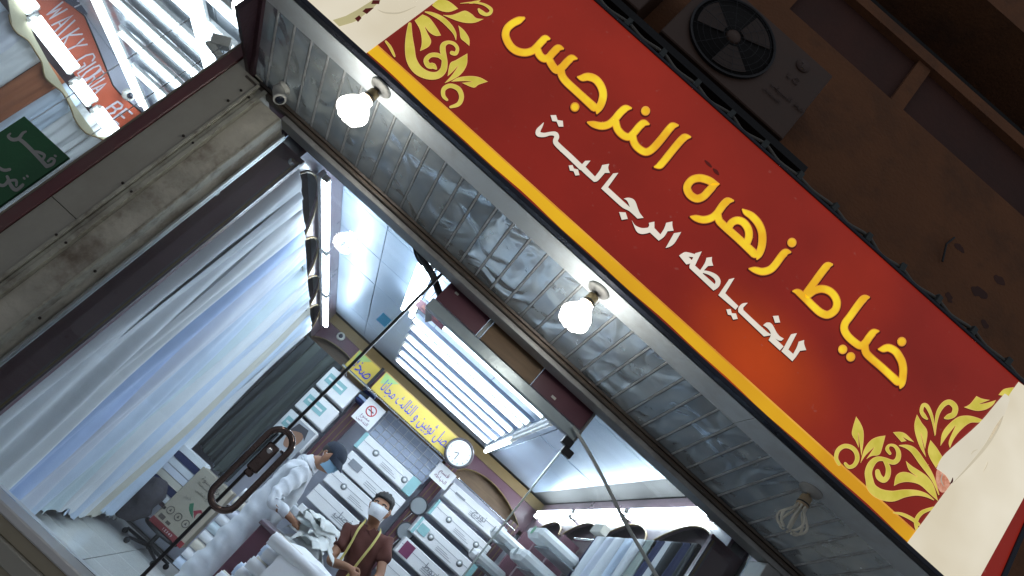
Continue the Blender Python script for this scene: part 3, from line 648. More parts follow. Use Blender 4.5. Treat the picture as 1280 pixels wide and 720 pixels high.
for (ox, oy, s), pts in OSTR:
    ii += 1; q = zoomed(ox, oy, s, pts)
    ribbon(MB(), q, lambda u, v: PS(u, v, .0005), (0, .0003, 0), .5, -.4, .6).build('floral_shadow', E_dark, sg)
    ribbon(MB(), q, lambda u, v: PS(u, v, .0017 + ii * .00003), (0, .0006, 0), .1).build('floral_curl', E_ornr, sg)
    ribbon(MB(), q, lambda u, v: PS(u, v, .0025 + ii * .00003), (0, .0006, 0), -.55).build('floral_curl_fill', E_orn, sg)
# printed robes
def clipz(pts, d):
    out = []
    for u, v in pts:
        p = PS(u, v, d); p.x = max(SX0, min(SX1 - .002, p.x)); p.z = max(1.2745, min(2.1975, p.z)); out.append(p)
    return out
q = clipz([(387, 2), (458.5, 65.8), (547, 0), (600, -40), (680, -120), (560, -200), (300, -120)], .0030)
xl = SX0
b0 = PS(458.5, 65.8, .003); t0 = PS(547, 0, .003)
k = (2.1975 - b0.z) / (t0.z - b0.z); tx = b0.x + (t0.x - b0.x) * k
robe_l = [(SX0, b0.y, 1.2745), (b0.x, b0.y, 1.2745), (b0.x + (t0.x - b0.x) * .5, b0.y, b0.z + (t0.z - b0.z) * .5), (t0.x, b0.y, t0.z), (tx - .05, b0.y, 2.1975), (SX0, b0.y, 2.1975)]
MB().poly(robe_l, (0, .0008, 0)).build('printed_robe', E_robe, sg)
for pts, mm, d in (
    ([(416, 25), (432, 20), (447, 12), (466, 0), (476, 0), (466, 10), (447, 25), (441, 28), (424, 33)], E_olive, .0040),
    ([(466, 0), (475, 0), (474, 5), (464, 5)], E_shad, .0044), ([(457, 10.5), (467.5, 9.5), (458.5, 17.5), (453, 14)], E_shad, .0044), ([(443.5, 23), (449, 19), (452, 22.5), (447.5, 27.5)], E_shad, .0044)):
    MB().poly([PS(u, v, d) for u, v in pts], (0, .0005, 0)).build('robe_detail', mm, sg)
MB()
ribbon(MB(), [(472, 12, .3), (482, 16, 1), (500, 16, 1), (520, 8, .3)], lambda u, v: PS(u, v, .0038), (0, .0004, 0)).build('robe_fold', E_robe2, sg)
# right robe: body, sleeve, folds, hand
MB().poly([PS(u, v, .0028) for u, v in smooth_poly([(1171, 588), (1176, 586), (1183, 591), (1188, 600), (1187, 607), (1181, 615), (1175, 614), (1170, 602)], 3, 80)], (0, .0004, 0)).build('printed_hand', E_skin, sg)
ribbon(MB(), [(1179, 590, .3), (1176.5, 600, .8), (1180, 608, .3)], lambda u, v: PS(u, v, .0031), (0, .0002, 0)).build('hand_line', E_robe3, sg)
body = [(1131.6, 683.4), (1188, 606), (1230, 545), (1264, 490), (1270, 484)]
bw = [PS(u, v, .0034) for u, v in body]
k0 = bw[-1]
right_edge = []
for (u, v) in ((1272, 500),): pass
rl = onY(1226, 720, YS); ru = onY(1280, 622, YS)
rt = ru.x + (ru.x - rl.x) * (2.1975 - ru.z) / (ru.z - rl.z); rb = rl.x - (ru.x - rl.x) * (rl.z - 1.2745) / (ru.z - rl.z)
yb_ = bw[0].y
bw2 = [Vector((bw[0].x, yb_, 1.2745))] + [p for p in bw[1:-1]] + [Vector((k0.x, yb_, 2.19)), Vector((k0.x + .05, yb_, 2.1975)), Vector((rt, yb_, 2.1975)), Vector((ru.x, yb_, ru.z)), Vector((rl.x, yb_, rl.z)), Vector((rb, yb_, 1.2745))]
MB().poly(bw2, (0, .0005, 0)).build('printed_robe', E_robe, sg)
slv = smooth_poly([(1170.6, 586), (1178, 571), (1195, 555), (1224, 529), (1246, 503), (1256, 492), (1262, 500), (1250, 530), (1232, 560), (1209, 585), (1189, 606), (1182, 594)], 3, 60)
MB().poly([PS(u, v, .0042) for u, v in slv], (0, .0005, 0)).build('printed_sleeve', backlit('sleeve_print', lin((232, 224, 204)), .82, lin((222, 212, 190)), 3), sg)
for s, mm in (([(1190, 605, .3), (1210, 584, 1.2), (1232, 558, 2.2), (1246, 535, 2.6), (1254, 520, .5)], E_robe2), ([(1236, 551, .3), (1245, 535, 1.6), (1252, 523, .3)], E_robe3),
              ([(1187, 605, .3), (1190, 602, 1.2), (1191, 597, .3)], E_dark), ([(1214, 568, .3), (1217, 564, .8), (1222, 562, .3)], E_robe2),
              ([(1229, 590, .2), (1233, 583, .6), (1235, 577, .2)], E_robe2)):
    ribbon(MB(), s, lambda u, v: PS(u, v, .0048), (0, .0004, 0)).build('robe_fold', mm, sg)
# small grey clips and rope light along the sign's top
rl_ = thing('rope_light', (.2, 2.36, zt), 'unlit grey rope light clipped along the top edge of the red sign', 'rope light')
pts = []; x = SX0
xs = [SX0 + .02 + i * .1945 for i in range(19)]
for i, x in enumerate(xs): pts += [(x, 2.345, zt + .030 + .006 * math.sin(i * 2.1)), (x + .09, 2.35, zt + .016 + .006 * math.sin(i * 1.3))]
MB().tube(catmull(pts, 4), .0085, 8).build('hose', M_rubber if False else mat('grey_hose_dull', (.13, .12, .105), .5), rl_)
clip = MB().box(-.012, .012, -.02, .02, -.004, .040).add([(-.02, 0, .03), (.02, 0, .03), (0, 0, .062), (0, .01, .03)], [(0, 1, 2), (1, 3, 2), (3, 0, 2)], False).mesh('clip', mat('dark_clip', (.035, .045, .045), .5), bevel=.002)
for x in xs: link_mesh('clip', clip, rl_, (x, 2.345, zt + .004), (0, rnd.uniform(-.15, .15), rnd.uniform(-.3, .3)))

# ---------------------------------------------------------------- canopy: white trim under the sign, foil panels, back rails
cn = thing('canopy', (.2, 2.7, 1.145), 'sloping canopy lining of crinkled silver foil strips between sign and shop front', 'canopy')
CX0, CX1 = -1.56, 2.05
for a, b in ((CX0 - .04, .94), (.9425, CX1)):
    MB().box(a, b, 2.362, 2.507, 1.2495, 1.2530).box(a, b, 2.500, 2.507, 1.2495, 1.262).build('trim_panel', M_trim, cn, .0012)
sl = (1.2535 - 1.145) / (2.95 - 2.508)
def soffz(y): return 1.2535 - (y - 2.508) * sl
pw = .0905
up = MB(); up.cur = 0
y0, y1 = 2.506, 2.948
ny, nx = 8, 3
def strip(seed):
    m = MB(); rr = random.Random(seed); vs = []; 
    for j in range(9):
        for i in range(5):
            y_ = y0 + (y1 - y0) * j / 8; x_ = -pw / 2 + .0068 + (pw - .0136) * i / 4
            vs.append((x_, y_, soffz(y_) - 0.0 + rr.uniform(-.0012, .0012) * (0 if i in (0, 4) else 1)))
    m.add(vs, [(j * 5 + i, (j + 1) * 5 + i, (j + 1) * 5 + i + 1, j * 5 + i + 1) for j in range(8) for i in range(4)], True)
    m.box(-pw / 2 + .004, pw / 2 - .004, y0, y1, 1.27, 1.272)
    return m.mesh('foil_panel', M_foil)
strips = [strip(s) for s in range(5)]
rib = MB()
rw = .0050
rib.add([(-rw, y0, soffz(y0) + .002), (-rw, y1, soffz(y1) + .002), (-rw * .6, y0, soffz(y0) - .003), (-rw * .6, y1, soffz(y1) - .003), (rw * .6, y0, soffz(y0) - .003), (rw * .6, y1, soffz(y1) - .003), (rw, y0, soffz(y0) + .002), (rw, y1, soffz(y1) + .002)], [(0, 1, 3, 2), (2, 3, 5, 4), (4, 5, 7, 6)], False)
rib_me = rib.mesh('rib', M_rib)
seam_me = MB().add([(-.0082, y0, soffz(y0) + .0028), (.0082, y0, soffz(y0) + .0028), (.0082, y1, soffz(y1) + .0028), (-.0082, y1, soffz(y1) + .0028)], [(0, 3, 2, 1)]).mesh('seam', M_seam)
x = onY(392.7, 47.7, 2.508).x - 3 * .0905
i = 0
while x < CX1 - .05:
    if x + pw / 2 > CX0: link_mesh('foil_panel', strips[i % 5], cn, (x + pw / 2, 0, 0))
    if x > CX0: link_mesh('rib', rib_me, cn, (x, 0, 0)); link_mesh('seam', seam_me, cn, (x, 0, 0))
    x += pw; i += 1
MB().box(CX0, CX1, 2.508, 2.95, 1.30, 1.31).build('lining_board', M_seam, cn)
# left end lip of the canopy
MB().obox((CX0 - .008, (2.508 + 2.95) / 2, (1.2535 + 1.145) / 2 - .006), (.010, 0, 0), (0, .221, -.0545), (0, .003, .012)).build('end_lip', mat('plum_metal_lip', (.06, .03, .04), .35, .3), cn)
MB().box(CX0 - .04, CX0 - .018, 2.50, 2.96, 1.13, 2.2).build('end_panel', mat('dark_plum_panel', (.04, .02, .028), .4, .2), cn)

# ---------------------------------------------------------------- shop front frame
fr = thing('shopfront_frame', (.15, 3.0, -.8), 'dull brown aluminium frame of the tailor shop window with head rail and right post', 'door frame')
MB().box(-1.60, 2.1, 2.935, 2.975, 1.130, 1.1445).build('head_bead', M_dkalu, fr, .002)
MB().box(-1.60, 2.1, 2.945, 2.975, 1.118, 1.1295).build('head_bead', mat('worn_brown_bead', (.14, .10, .075), .4, .5, .2), fr, .002)
MB().box(-1.58, 2.1, 2.93, 2.975, 1.106, 1.1175).build('head_bead', M_dkalu, fr, .002)
MB().box(-1.335, 2.1, 2.95, 3.045, 1.080, 1.1055).build('head_rail', M_mdalu, fr, .002)
MB().box(-1.60, 2.1, 2.98, 3.14, 1.1465, 1.72).build('head_board', M_maroon, fr)
MB().box(1.575, 1.655, 2.955, 3.10, -1.15, 1.079).build('right_post', M_mdalu, fr, .003)
MB().box(1.657, 1.70, 2.965, 3.10, -1.15, 1.079).build('right_post', M_beigeT, fr, .003)
MB().box(-1.329, -1.318, 3.08, 3.12, -.68, 1.079).build('left_post', M_alu, fr, .002)
MB().box(1.70, 2.6, 2.97, 3.3, -1.5, 1.079).build('right_jamb_wall', M_dirty, fr)
# transom panels over the doorway and the pale rail below them
MB().box(-.30, .605, 3.085, 3.125, .932, .985).build('transom_rail', mat('pale_blue_grey_rail', (.40, .47, .50), .3, .4), fr, .003)
for a, b, mm in ((-.292, -.045, M_maroon), (-.020, .292, M_wood), (.295, .598, M_maroon)):
    MB().box(a, b, 3.09, 3.118, .992, 1.143).build('transom_panel', mm, fr, .002)
MB().box(-.043, -.022, 3.084, 3.12, .987, 1.143).build('transom_post', M_alu, fr, .002)
MB().box(.600, .608, 3.07, 3.12, .93, 1.143).build('transom_post', M_mdalu, fr)
for (u, v, s) in ((571, 367, .010), (692, 497, .012), (659, 435, .006)):
    p = onY(u, v, 3.089); MB().box(p.x - s, p.x + s, 3.0865, 3.0895, p.z - s * .5, p.z + s * .5).build('old_sticker', M_plas, fr)

# stall riser under the left window
sr = thing('window_sill', (-.8, 3.1, -1.5), 'white marble sill on stepped tan stone under the left shop window', 'window sill')
MB().box(-1.329, -.30, 2.985, 3.16, -.712, -.680).build('sill_slab', M_marble, sr, .006)
MB().box(-1.329, -.30, 3.0, 3.14, -.76, -.7125).build('sill_course', M_tan, sr, .004)
MB().box(-1.329, -.30, 2.975, 3.14, -.82, -.7605).build('sill_course', M_beige, sr, .004)
MB().box(-1.329, -.30, 2.995, 3.14, -1.36, -.8205).build('sill_base', M_tan, sr)

# glass
gp = thing('window_pane', (-.82, YG, -.68), 'large glass pane with black edge seal and dark ring handle', 'window')
MB().box(-1.318, -.356, 3.098, 3.106, -.679, 1.14).build('pane', M_glass, gp)
MB().box(-.358, -.345, 3.092, 3.112, -.679, 1.14).build('edge_seal', M_blackp, gp)
# ring handle
hc = Vector((-.335, 3.052, -.052)); ring = []
for k in range(40):
    a = 2 * math.pi * k / 40; ring.append((hc.x + .056 * math.cos(a), hc.y, hc.z + .056 * math.sin(a) + (.132 if math.sin(a) >= 0 else -.132)))
hd = MB().tube(ring, .0135, 12, closed=True).build('handle_ring', M_bronze, gp)
MB().box(-.365, -.312, 3.062, 3.093, -.06, .07).box(-.355, -.318, 3.05, 3.0625, -.085, -.057).build('lock_case', M_bronze, gp, .006)
MB().lathe((-.34, 3.045, .04), (0, 1, 0), [(.0, 0), (.012, .001), (.014, .018)], 14).build('lock_cylinder', M_chrome, gp)
for dz in (.12, -.16): MB().tube([(-.335 + .058, hc.y, hc.z + dz), (-.335 + .03, 3.095, hc.z + dz)], .008, 8).build('handle_standoff', M_bronze, gp)
gr = thing('glass_panel', (1.09, YG, -1.15), 'clear glass panel right of the doorway', 'window')
MB().box(.592, 1.574, 3.098, 3.106, -1.14, 1.14).build('pane', M_glass2, gr)
MB().box(.586, .592, 3.096, 3.108, -1.14, .93).build('edge_strip', mat('bright_glass_edge', (.6, .72, .72), .2, 0), gr)
MB().box(.562, .612, 3.086, 3.118, .893, .931).box(.586, .640, 3.086, 3.118, .858, .8925).build('corner_fitting', M_blackp, gr, .002)
# cable across the opening
cp = [onY(u, v, y_)[:] for u, v, y_ in ((716, 533, 3.06), (733, 560, 3.04), (756, 602, 3.02), (780, 650, 3.0), (803, 690, 2.98), (822, 722, 2.96), (842, 752, 2.94))]
setp(MB().tube(catmull(cp, 6), .0085, 8).build('hanging_cable', M_rubber), 'pale grey cable hanging slack across the glass panel right of the doorway', 'cable')
# small cream blob lock plates: door closer arm seen behind the head rail
pc = [onY(u, v, 3.3)[:] for u, v in ((521, 306), (527, 322), (541, 345), (549, 366), (556, 378))]
dc = thing('door_closer', (-.4, 3.3, .98), 'black door closer arm behind the head rail by the black glass edge', 'door closer')
MB().tube(catmull(pc, 5), .018, 8).build('arm', M_blackp, dc); MB().tube(catmull([onY(u, v, 3.28)[:] for u, v in ((517, 308), (520, 320), (527, 332))], 5), .006, 6).build('rod', M_blackp, dc)

# ---------------------------------------------------------------- left pillar between the shops
pl = thing('pillar', (-1.5, 3.0, -1.5), 'dirty beige pillar between the two shops with moulding strips and a maroon edge', 'pillar')
MB().box(-1.452, -1.338, 2.952, 3.12, -1.5, 1.078).build('plaster_face', M_dirty, pl)
MB().box(-1.343, -1.330, 2.945, 3.0, -1.5, 1.077).build('corner_bead', M_beigeT, pl, .003)
MB().box(-1.475, -1.4535, 2.925, 3.1, -1.5, 1.12).build('moulding', M_beigeT, pl, .003)
MB().box(-1.495, -1.4765, 2.935, 3.1, -1.5, 1.12).build('moulding', M_beigeT, pl, .003)
MB().box(-1.513, -1.4965, 2.925, 3.1, -1.5, 1.12).build('moulding', M_beigeT, pl, .003)
for a, b in ((-1.5, .18), (.1825, 1.6)): MB().box(-1.652, -1.5145, 2.935, 3.1, a, b).build('beige_panel', M_beige, pl, .0015)
MB().box(-1.705, -1.6535, 2.925, 3.1, -1.5, 1.6).build('maroon_edge', M_marstrip, pl, .004)
MB().box(-1.716, -1.7065, 2.93, 3.1, -1.5, 1.6).build('worn_edge', mat('worn_putty', (.2, .17, .13), .8, 0, .3), pl)
scr = MB().lathe((0, 0, 0), (0, 1, 0), [(0, -.004), (.005, -.003), (.006, 0), (.006, .003)], 10).mesh('screw', mat('rusty_screw', (.03, .022, .018), .6, .4))
for (u, v) in ((301, 112), (311, 121), (285, 125), (229, 169), (241, 178), (153, 228), (164, 239), (70, 293), (82, 303), (116, 336), (46, 395)):
    p = onY(u, v, 2.922); link_mesh('screw', scr, pl, (p.x, 2.926 if p.x < -1.44 else 2.95, p.z))
# short rail piece on the glass edge
# ---------------------------------------------------------------- bulbs
def lotus(loc, lit, label, tilt=(0, 0, 0), R_=.055, L_=.112, plate=True):
    t = thing('light_bulb', loc, label, 'light bulb', None)
    x, y, z = loc
    if plate:
        MB().lathe((x, y, z), (0, 0, -1), [(.0, 0), (.046, 0), (.048, .004), (.043, .012), (.024, .016), (.02, .022), (0, .022)], 26).build('ceiling_rose', mat('grey_rose', (.34, .34, .33), .5, 0), t)
    hm = M_brass if lit else mat('tan_holder', (.36, .27, .17), .5)
    a = z - .018
    MB().lathe((x, y, a), (0, 0, -1), [(.006, 0), (.007, .012), (.022, .018), (.024, .05), (.0245, .053), (.0245, .057), (.02, .06), (.02, .064)], 20).build('holder', hm, t)
    MB().lathe((x, y, a - .047), (0, 0, -1), [(.0253, 0), (.0255, .004), (.0253, .006)], 20).build('holder_ring', M_blackp, t)
    bz = a - .062
    mm = M_cfl if lit else M_cfloff
    b = MB()
    for k in range(8):
        an = 2 * math.pi * k / 8 + .2; ca, sa = math.cos(an), math.sin(an)
        prof = [(.016, 0), (.018, .18), (.032, .36), (.046, .58), (.047, .76), (.036, .92), (.018, .995)]
        b.tube(catmull([(x + ca * r * R_ / .047, y + sa * r * R_ / .047, bz - h * L_) for r, h in prof], 4), .0100 if lit else .0052, 8)
    if lit: b.lathe((x, y, bz), (0, 0, -1), [(.017, 0), (.016, .012), (.014, L_ * .35), (.012, L_ * .5)], 12)
    b.build('lamp_tubes', mm, t)
    return t
p1, p2, p3 = onZ(477, 109, 1.2495), onZ(749, 362, 1.2495), onZ(1014, 612, 1.2495)
lotus((p1.x, p1.y, 1.2495), True, 'lit lotus shaped bulb under the left part of the sign, nearest the security camera')
lotus((p2.x, p2.y, 1.2495), True, 'lit lotus shaped bulb under the middle of the sign')
lotus((p3.x, p3.y, 1.2495), False, 'unlit lotus shaped bulb under the right end of the sign')

# ---------------------------------------------------------------- security camera outside
sp = onY(346, 117, 2.86)
scam = thing('security_camera', (sp.x, 2.86, 1.16), 'small white bullet security camera at the corner of the canopy above the pillar', 'camera')
A = Vector((sp.x, 2.86, soffz(2.86) - .001))
MB().lathe(A, (0, 0, -1), [(.032, -.004), (.032, .006), (.018, .014), (.012, .022)], 18).build('mount', M_plas, scam)
d = Vector((.78, -.38, -.62)).normalized(); s0 = A + Vector((0, -.01, -.035))
MB().tube([A + Vector((0, 0, -.015)), s0 + d * .01], .012, 10).build('arm', M_plas, scam)
MB().lathe(s0 - d * .01, d, [(.0, -.016), (.022, -.010), (.026, .01), (.026, .062), (.028, .063), (.028, .072), (.020, .072)], 20).build('housing', M_plas, scam)
MB().lathe(s0 + d * .054, d, [(0, 0), (.020, 0), (.020, .010), (.008, .011), (0, .013)], 18).build('lens', mat('lens_glass', (.015, .018, .03), .08, 0), scam)

# ================================================================== INSIDE THE SHOP
M_purd = mat('dark_plum_backing', (.045, .022, .03), .5, 0, .1)
def wallboard(name, *b): setp(MB().box(*b).build(name, M_purd), kind='structure')
wallboard('wall_panelling', X0 + .004, X0 + .02, 3.42, YB - .03, ZF, 1.35)
wallboard('wall_panelling', X1 - .02, X1 - .004, 3.42, YB - .03, ZF, 1.35)
C_wallpaper = mat('pale_lilac_panel', (.52, .55, .64), .5, 0, .04)
setp(MB().box(X0 + .02, X1 - .02, YB - .03, YB - .004, ZF, 1.13).build('wall_panelling', C_wallpaper), kind='structure')
setp(MB().box(X0 + .02, X1 - .02, YB - .03, YB - .004, 1.131, 1.40).build('wall_panelling', M_wood), kind='structure')

def pt(o, dr, s, nm, n, z): return Vector((o[0] + dr[0] * s + nm[0] * n, o[1] + dr[1] * s + nm[1] * n, z))
def fascia(label, o, dr, nm, length, zl, zh, arches, body, gold=None, th=.02, cat='fascia'):
    """board hung below the ceiling with arched cut-outs; o start point, dr along, nm towards the room"""
    t = thing('arched_fascia', (o[0], o[1], zl), label, cat)
    prof = [(0, zl)]
    for a, b, r in arches:
        prof.append((a, zl))
        for k in range(1, 14):
            u = k / 14; prof.append((a + (b - a) * u, zl + r * (math.sin(math.pi * u ** .8)) ** .75))
        prof.append((b, zl))
    if prof[-1][0] < length - .001: prof.append((length, zl))
    pts = [pt(o, dr, s, nm, th, z) for s, z in prof] + [pt(o, dr, length, nm, th, zh), pt(o, dr, 0, nm, th, zh)]
    MB().poly(pts, Vector((-nm[0] * th, -nm[1] * th, 0))).build('board', body, t)
    for a, b, r in arches:
        e = MB().tube([pt(o, dr, a + (b - a) * k / 20, nm, th + .004, zl - .002 + r * (math.sin(math.pi * (k / 20) ** .8)) ** .75) for k in range(21)], .007, 6)
        e.build('edge_trim', M_gold if gold is None else gold, t)
    return t
ar = [(3.62 - 3.46, 4.55 - 3.46, .14), (1.16, 1.94, .13), (2.0, 2.78, .13), (2.84, 3.6, .13)]
fl_ = fascia('plum fascia with four gold edged arches above the hanging blue and white cloth', (-1.36, 3.46), (0, 1), (1, 0), 4.02, 1.165, 1.515, ar, M_purple)
fr_ = fascia('plum fascia with gold edged arches on the right above the navy and white cloth', (1.64, 3.46), (0, 1), (-1, 0), 4.02, 1.165, 1.515, [(.14, .88, .13), (.98, 1.78, .13), (1.88, 2.68, .13), (2.78, 3.6, .13)], M_purple)
fb = fascia('plum fascia with an ochre top band and wide arches along the back wall', (-1.38, 7.46), (1, 0), (0, -1), 3.0, 1.155, 1.412, [(.02, .86, .13), (.95, 1.95, .15), (2.06, 2.95, .17)], M_maroon)
MB().box(-1.38, 1.62, 7.42, 7.455, 1.4125, 1.512).build('ochre_band', M_gold, fb)
# end panels by the shop front
for x0_, x1_, lab, s in ((-1.498, -1.285, 'tall maroon cabinet side left of the hanging blue cloth', 1), (1.50, 1.70, 'tall dark maroon cabinet side right of the navy hanging cloth', -1)):
    t = thing('cabinet_side', ((x0_ + x1_) / 2, 3.43, ZF), lab, 'cabinet')
    MB().box(x0_, x1_, 3.40, 3.425, ZF, 1.16).build('board', M_maroon, t, .002)
    xe = x1_ if s > 0 else x0_
    for k in range(3): MB().box(min(xe, xe - s * .009) - s * .012 * k, max(xe, xe - s * .009) - s * .012 * k, 3.385 + .003 * k, 3.3995, ZF, 1.13).build('edge_strip', M_gold if k == 1 else M_purple, t)
# tag on the left board
p = onY(268, 238, 3.38); setp(MB().box(p.x - .022, p.x + .022, 3.385, 3.397, p.z - .012, p.z + .012).build('small_junction_box', M_plas), 'small white plastic junction box on the maroon cabinet side at left', 'junction box')

# ---------------------------------------------------------------- cloth
def drape(o, dr, nm, wd, zt, zb, m, amp=.02, folds=3, seed=0, gap=.020, label=None, group=None, name='hanging_cloth', spread=0.0):
    rr = random.Random(seed); na, nz = 22, 16; mb = MB()
    ph = rr.uniform(0, 6.28); ph2 = rr.uniform(0, 6.28); jag = [rr.uniform(-.018, .018) for _ in range(na + 1)]
    cols = []
    def col_pt(i, side, q):
        s = wd * i / na; u = i / na
        z = zt + (zb + (jag[i] if side > 0 else jag[i] * .5) - zt) * q
        k = .35 + .9 * q
        f = amp * k * (math.sin(u * folds * 6.283 + ph + q * 1.3) + .28 * math.sin(u * folds * 13.1 + ph2 - q * 2.3)) + amp * .7 * math.sin(q * 6 + ph + u * 3) - amp * 1.2 * abs(2 * u - 1) ** 4
        return pt(o, dr, (s - wd / 2) * (1 + spread * q) + .01 * math.sin(q * 4 + ph2), nm, side * gap * (1 - .3 * q) + f + .012, z)
    vs = []; 
    for i in range(na + 1):
        row = [col_pt(i, -1, (nz - j) / nz) for j in range(nz + 1)]
        row += [pt(o, dr, wd * i / na - wd / 2, nm, .012 + gap * math.cos(math.pi * (1 - t)), zt + .012 * math.sin(math.pi * t) + .003) for t in (.25, .5, .75)]
        row += [col_pt(i, 1, j / nz) for j in range(nz + 1)]
        vs += row
    m_ = 2 * (nz + 1) + 3
    fs = [(i * m_ + j, (i + 1) * m_ + j, (i + 1) * m_ + j + 1, i * m_ + j + 1) for i in range(na) for j in range(m_ - 1)]
    mb.add(vs, fs, True)
    ob = mb.build(name, m)
    return setp(ob, label, 'hanging cloth', group)
rod = lambda n, a, b, lab: (lambda t: (MB().tube([a, b], .012, 12).build('rod', M_chrome, t), MB().lathe(a, Vector(a) - Vector(b), [(.012, -.004), (.019, 0), (.019, .025), (0, .025)], 14).build('rod_cap', M_chrome, t)))(thing(n, a, lab, 'rail'))
rod('clothes_rail', (-1.318, 3.40, 1.105), (-1.318, 7.3, 1.105), 'chrome rail carrying the blue and white cloth under the left arches')
rod('clothes_rail', (1.575, 3.52, 1.105), (1.575, 5.6, 1.105), 'chrome rail carrying navy and white cloth under the right arches')
seq = [(C_grey, 'light grey', 'nearest the maroon cabinet side'), (C_grey, 'smoke grey', 'second from the maroon cabinet side'), (C_white, 'white', 'between the smoke grey and the deep blue one'), (C_mid, 'deep blue', 'the strongest blue of the left rail'),
       (C_lilac, 'lilac', 'just behind the deep blue one'), (C_blue, 'sky blue', 'between the lilac and the pale teal one'), (C_teal, 'pale teal', 'in the middle of the left rail'), (C_white, 'snow white', 'behind the pale teal one'),
       (C_blue, 'powder blue', 'between two white ones'), (C_white, 'chalk white', 'in front of the beige one'), (C_beige, 'beige', 'the only beige one on the left rail'), (C_blue, 'icy blue', 'behind the beige one'), (C_white, 'bluish white', 'the deepest one, beside the dark cloth')]
for i, (m_, cname, where) in enumerate(seq):
    drape((-1.318, 3.60 + i * .262), (0, 1), (1, 0), .275, 1.118, -1.08 + rnd.uniform(-.02, .03), m_, .026, 1.15 + (i % 3) * .35, 20 + i, label=f'{cname} cloth on the left rail, {where}', group='cloth lengths hanging on the left rail', spread=.12)
seqr = [(C_dark, 'black', 'nearest the glass', .085), (C_navy, 'blackish navy', 'second from the glass', .085), (C_dark, 'charcoal', 'third from the glass', .09), (C_white, 'bright white', 'between dark ones', .10), (C_navy, 'navy blue', 'beside the sage one', .12), (C_sage, 'sage', 'the only greenish one', .12),
        (C_white, 'soft white', 'behind the sage one', .16), (C_blue, 'pale blue', 'behind the soft white one', .15), (C_white, 'cool white', 'between two bluish ones', .16), (C_lilac, 'pale lilac', 'near the white boxes', .14), (C_white, 'plain white', 'farthest, next to the white boxes', .16), (C_navy, 'thin navy', 'edge behind all the white cloth', .05)]
yy = 3.60
for i, (m_, cname, where, wd) in enumerate(seqr):
    drape((1.575, yy + wd / 2), (0, 1), (-1, 0), wd * 1.06, 1.118, -.9, m_, .016, 1.2, 60 + i, label=f'{cname} cloth on the right rail, {where}', group='cloth lengths hanging on the right rail', spread=.1); yy += wd + .01
wb_ = MB().box(1.50, 1.56, 4.95, 5.15, 1.13, 1.20).build('small_carton', mat('brown_white_carton', (.55, .52, .46), .7), None, .003); setp(wb_, 'small white and brown carton lying on top of the right hanging cloth', 'box')
for i in range(5):
    drape((-1.30 + i * .092, 7.30), (1, 0), (0, -1), .11, 1.12, -.28 - .02 * i, (C_dark, C_dk2)[i % 2], .020, .9, 90 + i, label=['charcoal trouser cloth in the back left corner beside the left cloth', 'dark green grey trouser cloth second from the back left corner', 'charcoal trouser cloth in the middle of the dark group', 'dark green grey trouser cloth fourth in the dark group', 'charcoal trouser cloth ending the dark group, by the glass edge'][i], group='dark trouser cloth hanging in the back left corner')
# ---------------------------------------------------------------- fluorescent fixtures
def fixture(c, dr, length, lit=True, n=1, label='', up=(0, 0, 1), r=.016, name='tube_light', m=None, wdt=.05):
    """batten with n tubes; c centre of batten, dr unit direction, up = direction of mounting surface"""
    c = Vector(c); dr = Vector(dr).normalized(); upv = Vector(up); sd = dr.cross(upv)
    t = thing(name, c, label, 'tube light', 'fluorescent tube lights')
    MB().obox(c + upv * .03, dr * (length / 2), sd * (wdt / 2), upv * .016).build('batten', M_rack if m is M_tubeC else M_white, t, .003)
    for k in range(n):
        off = sd * ((k - (n - 1) / 2) * wdt * .9)
        a = c + off - dr * (length / 2 - .03) - upv * .008; b = c + off + dr * (length / 2 - .03) - upv * .008
        MB().tube([a, b], r, 12).build('tube', (m or M_tube) if lit else mat('unlit_tube', (.6, .64, .66), .25), t)
        for q, s in ((a, -1), (b, 1)): MB().obox(q + dr * s * .012 + upv * .008, dr * .010, sd * .017, upv * .024).build('tube_holder', M_plas, t)
    return t
rows = [(4.82, 'closest to the doorway'), (5.22, 'second from the doorway'), (5.42, 'third from the doorway'), (5.74, 'fourth from the doorway'), (6.02, 'fifth from the doorway'), (6.34, 'sixth from the doorway'), (6.66, 'last before the yellow banner')]
for y_, wh in rows: fixture((.09, y_, 1.44), (1, 0, 0), 1.2, True, 1, f'lit ceiling tube of the central rows, {wh}', r=.0145, wdt=.06, m=M_tubeC)
fixture((-.57, 4.62, 1.44), (0, 1, 0), 1.2, True, 2, 'lit twin ceiling tube running into the shop beside the door closer arm', wdt=.09)
fixture((.75, 6.50, 1.44), (0, 1, 0), 1.1, True, 1, 'lit ceiling tube at right angles to the central rows, by the clock', wdt=.06)
fixture((.74, 5.32, 1.44), (0, 1, 0), 1.1, False, 1, 'unlit ceiling tube at the doorway end of the right edge of the central rows', wdt=.06)
for (a, b), wh in zip(((3.76, 4.94), (4.99, 6.02), (6.08, 7.14)), ('nearest the glass', 'in the middle', 'farthest back')): fixture((-1.275, (a + b) / 2, 1.30), (0, 1, 0), b - a, True, 1, f'lit tube on the left fascia, {wh}', up=(-1, 0, 0), r=.019)
for (a, b), wh in zip(((3.72, 4.92), (4.97, 6.10), (6.15, 7.28)), ('nearest the glass', 'in the middle', 'farthest back')): fixture((1.592, (a + b) / 2, 1.36), (0, 1, 0), b - a, True, 2, f'lit twin tube on the right fascia, {wh}', up=(1, 0, 0), r=.017)
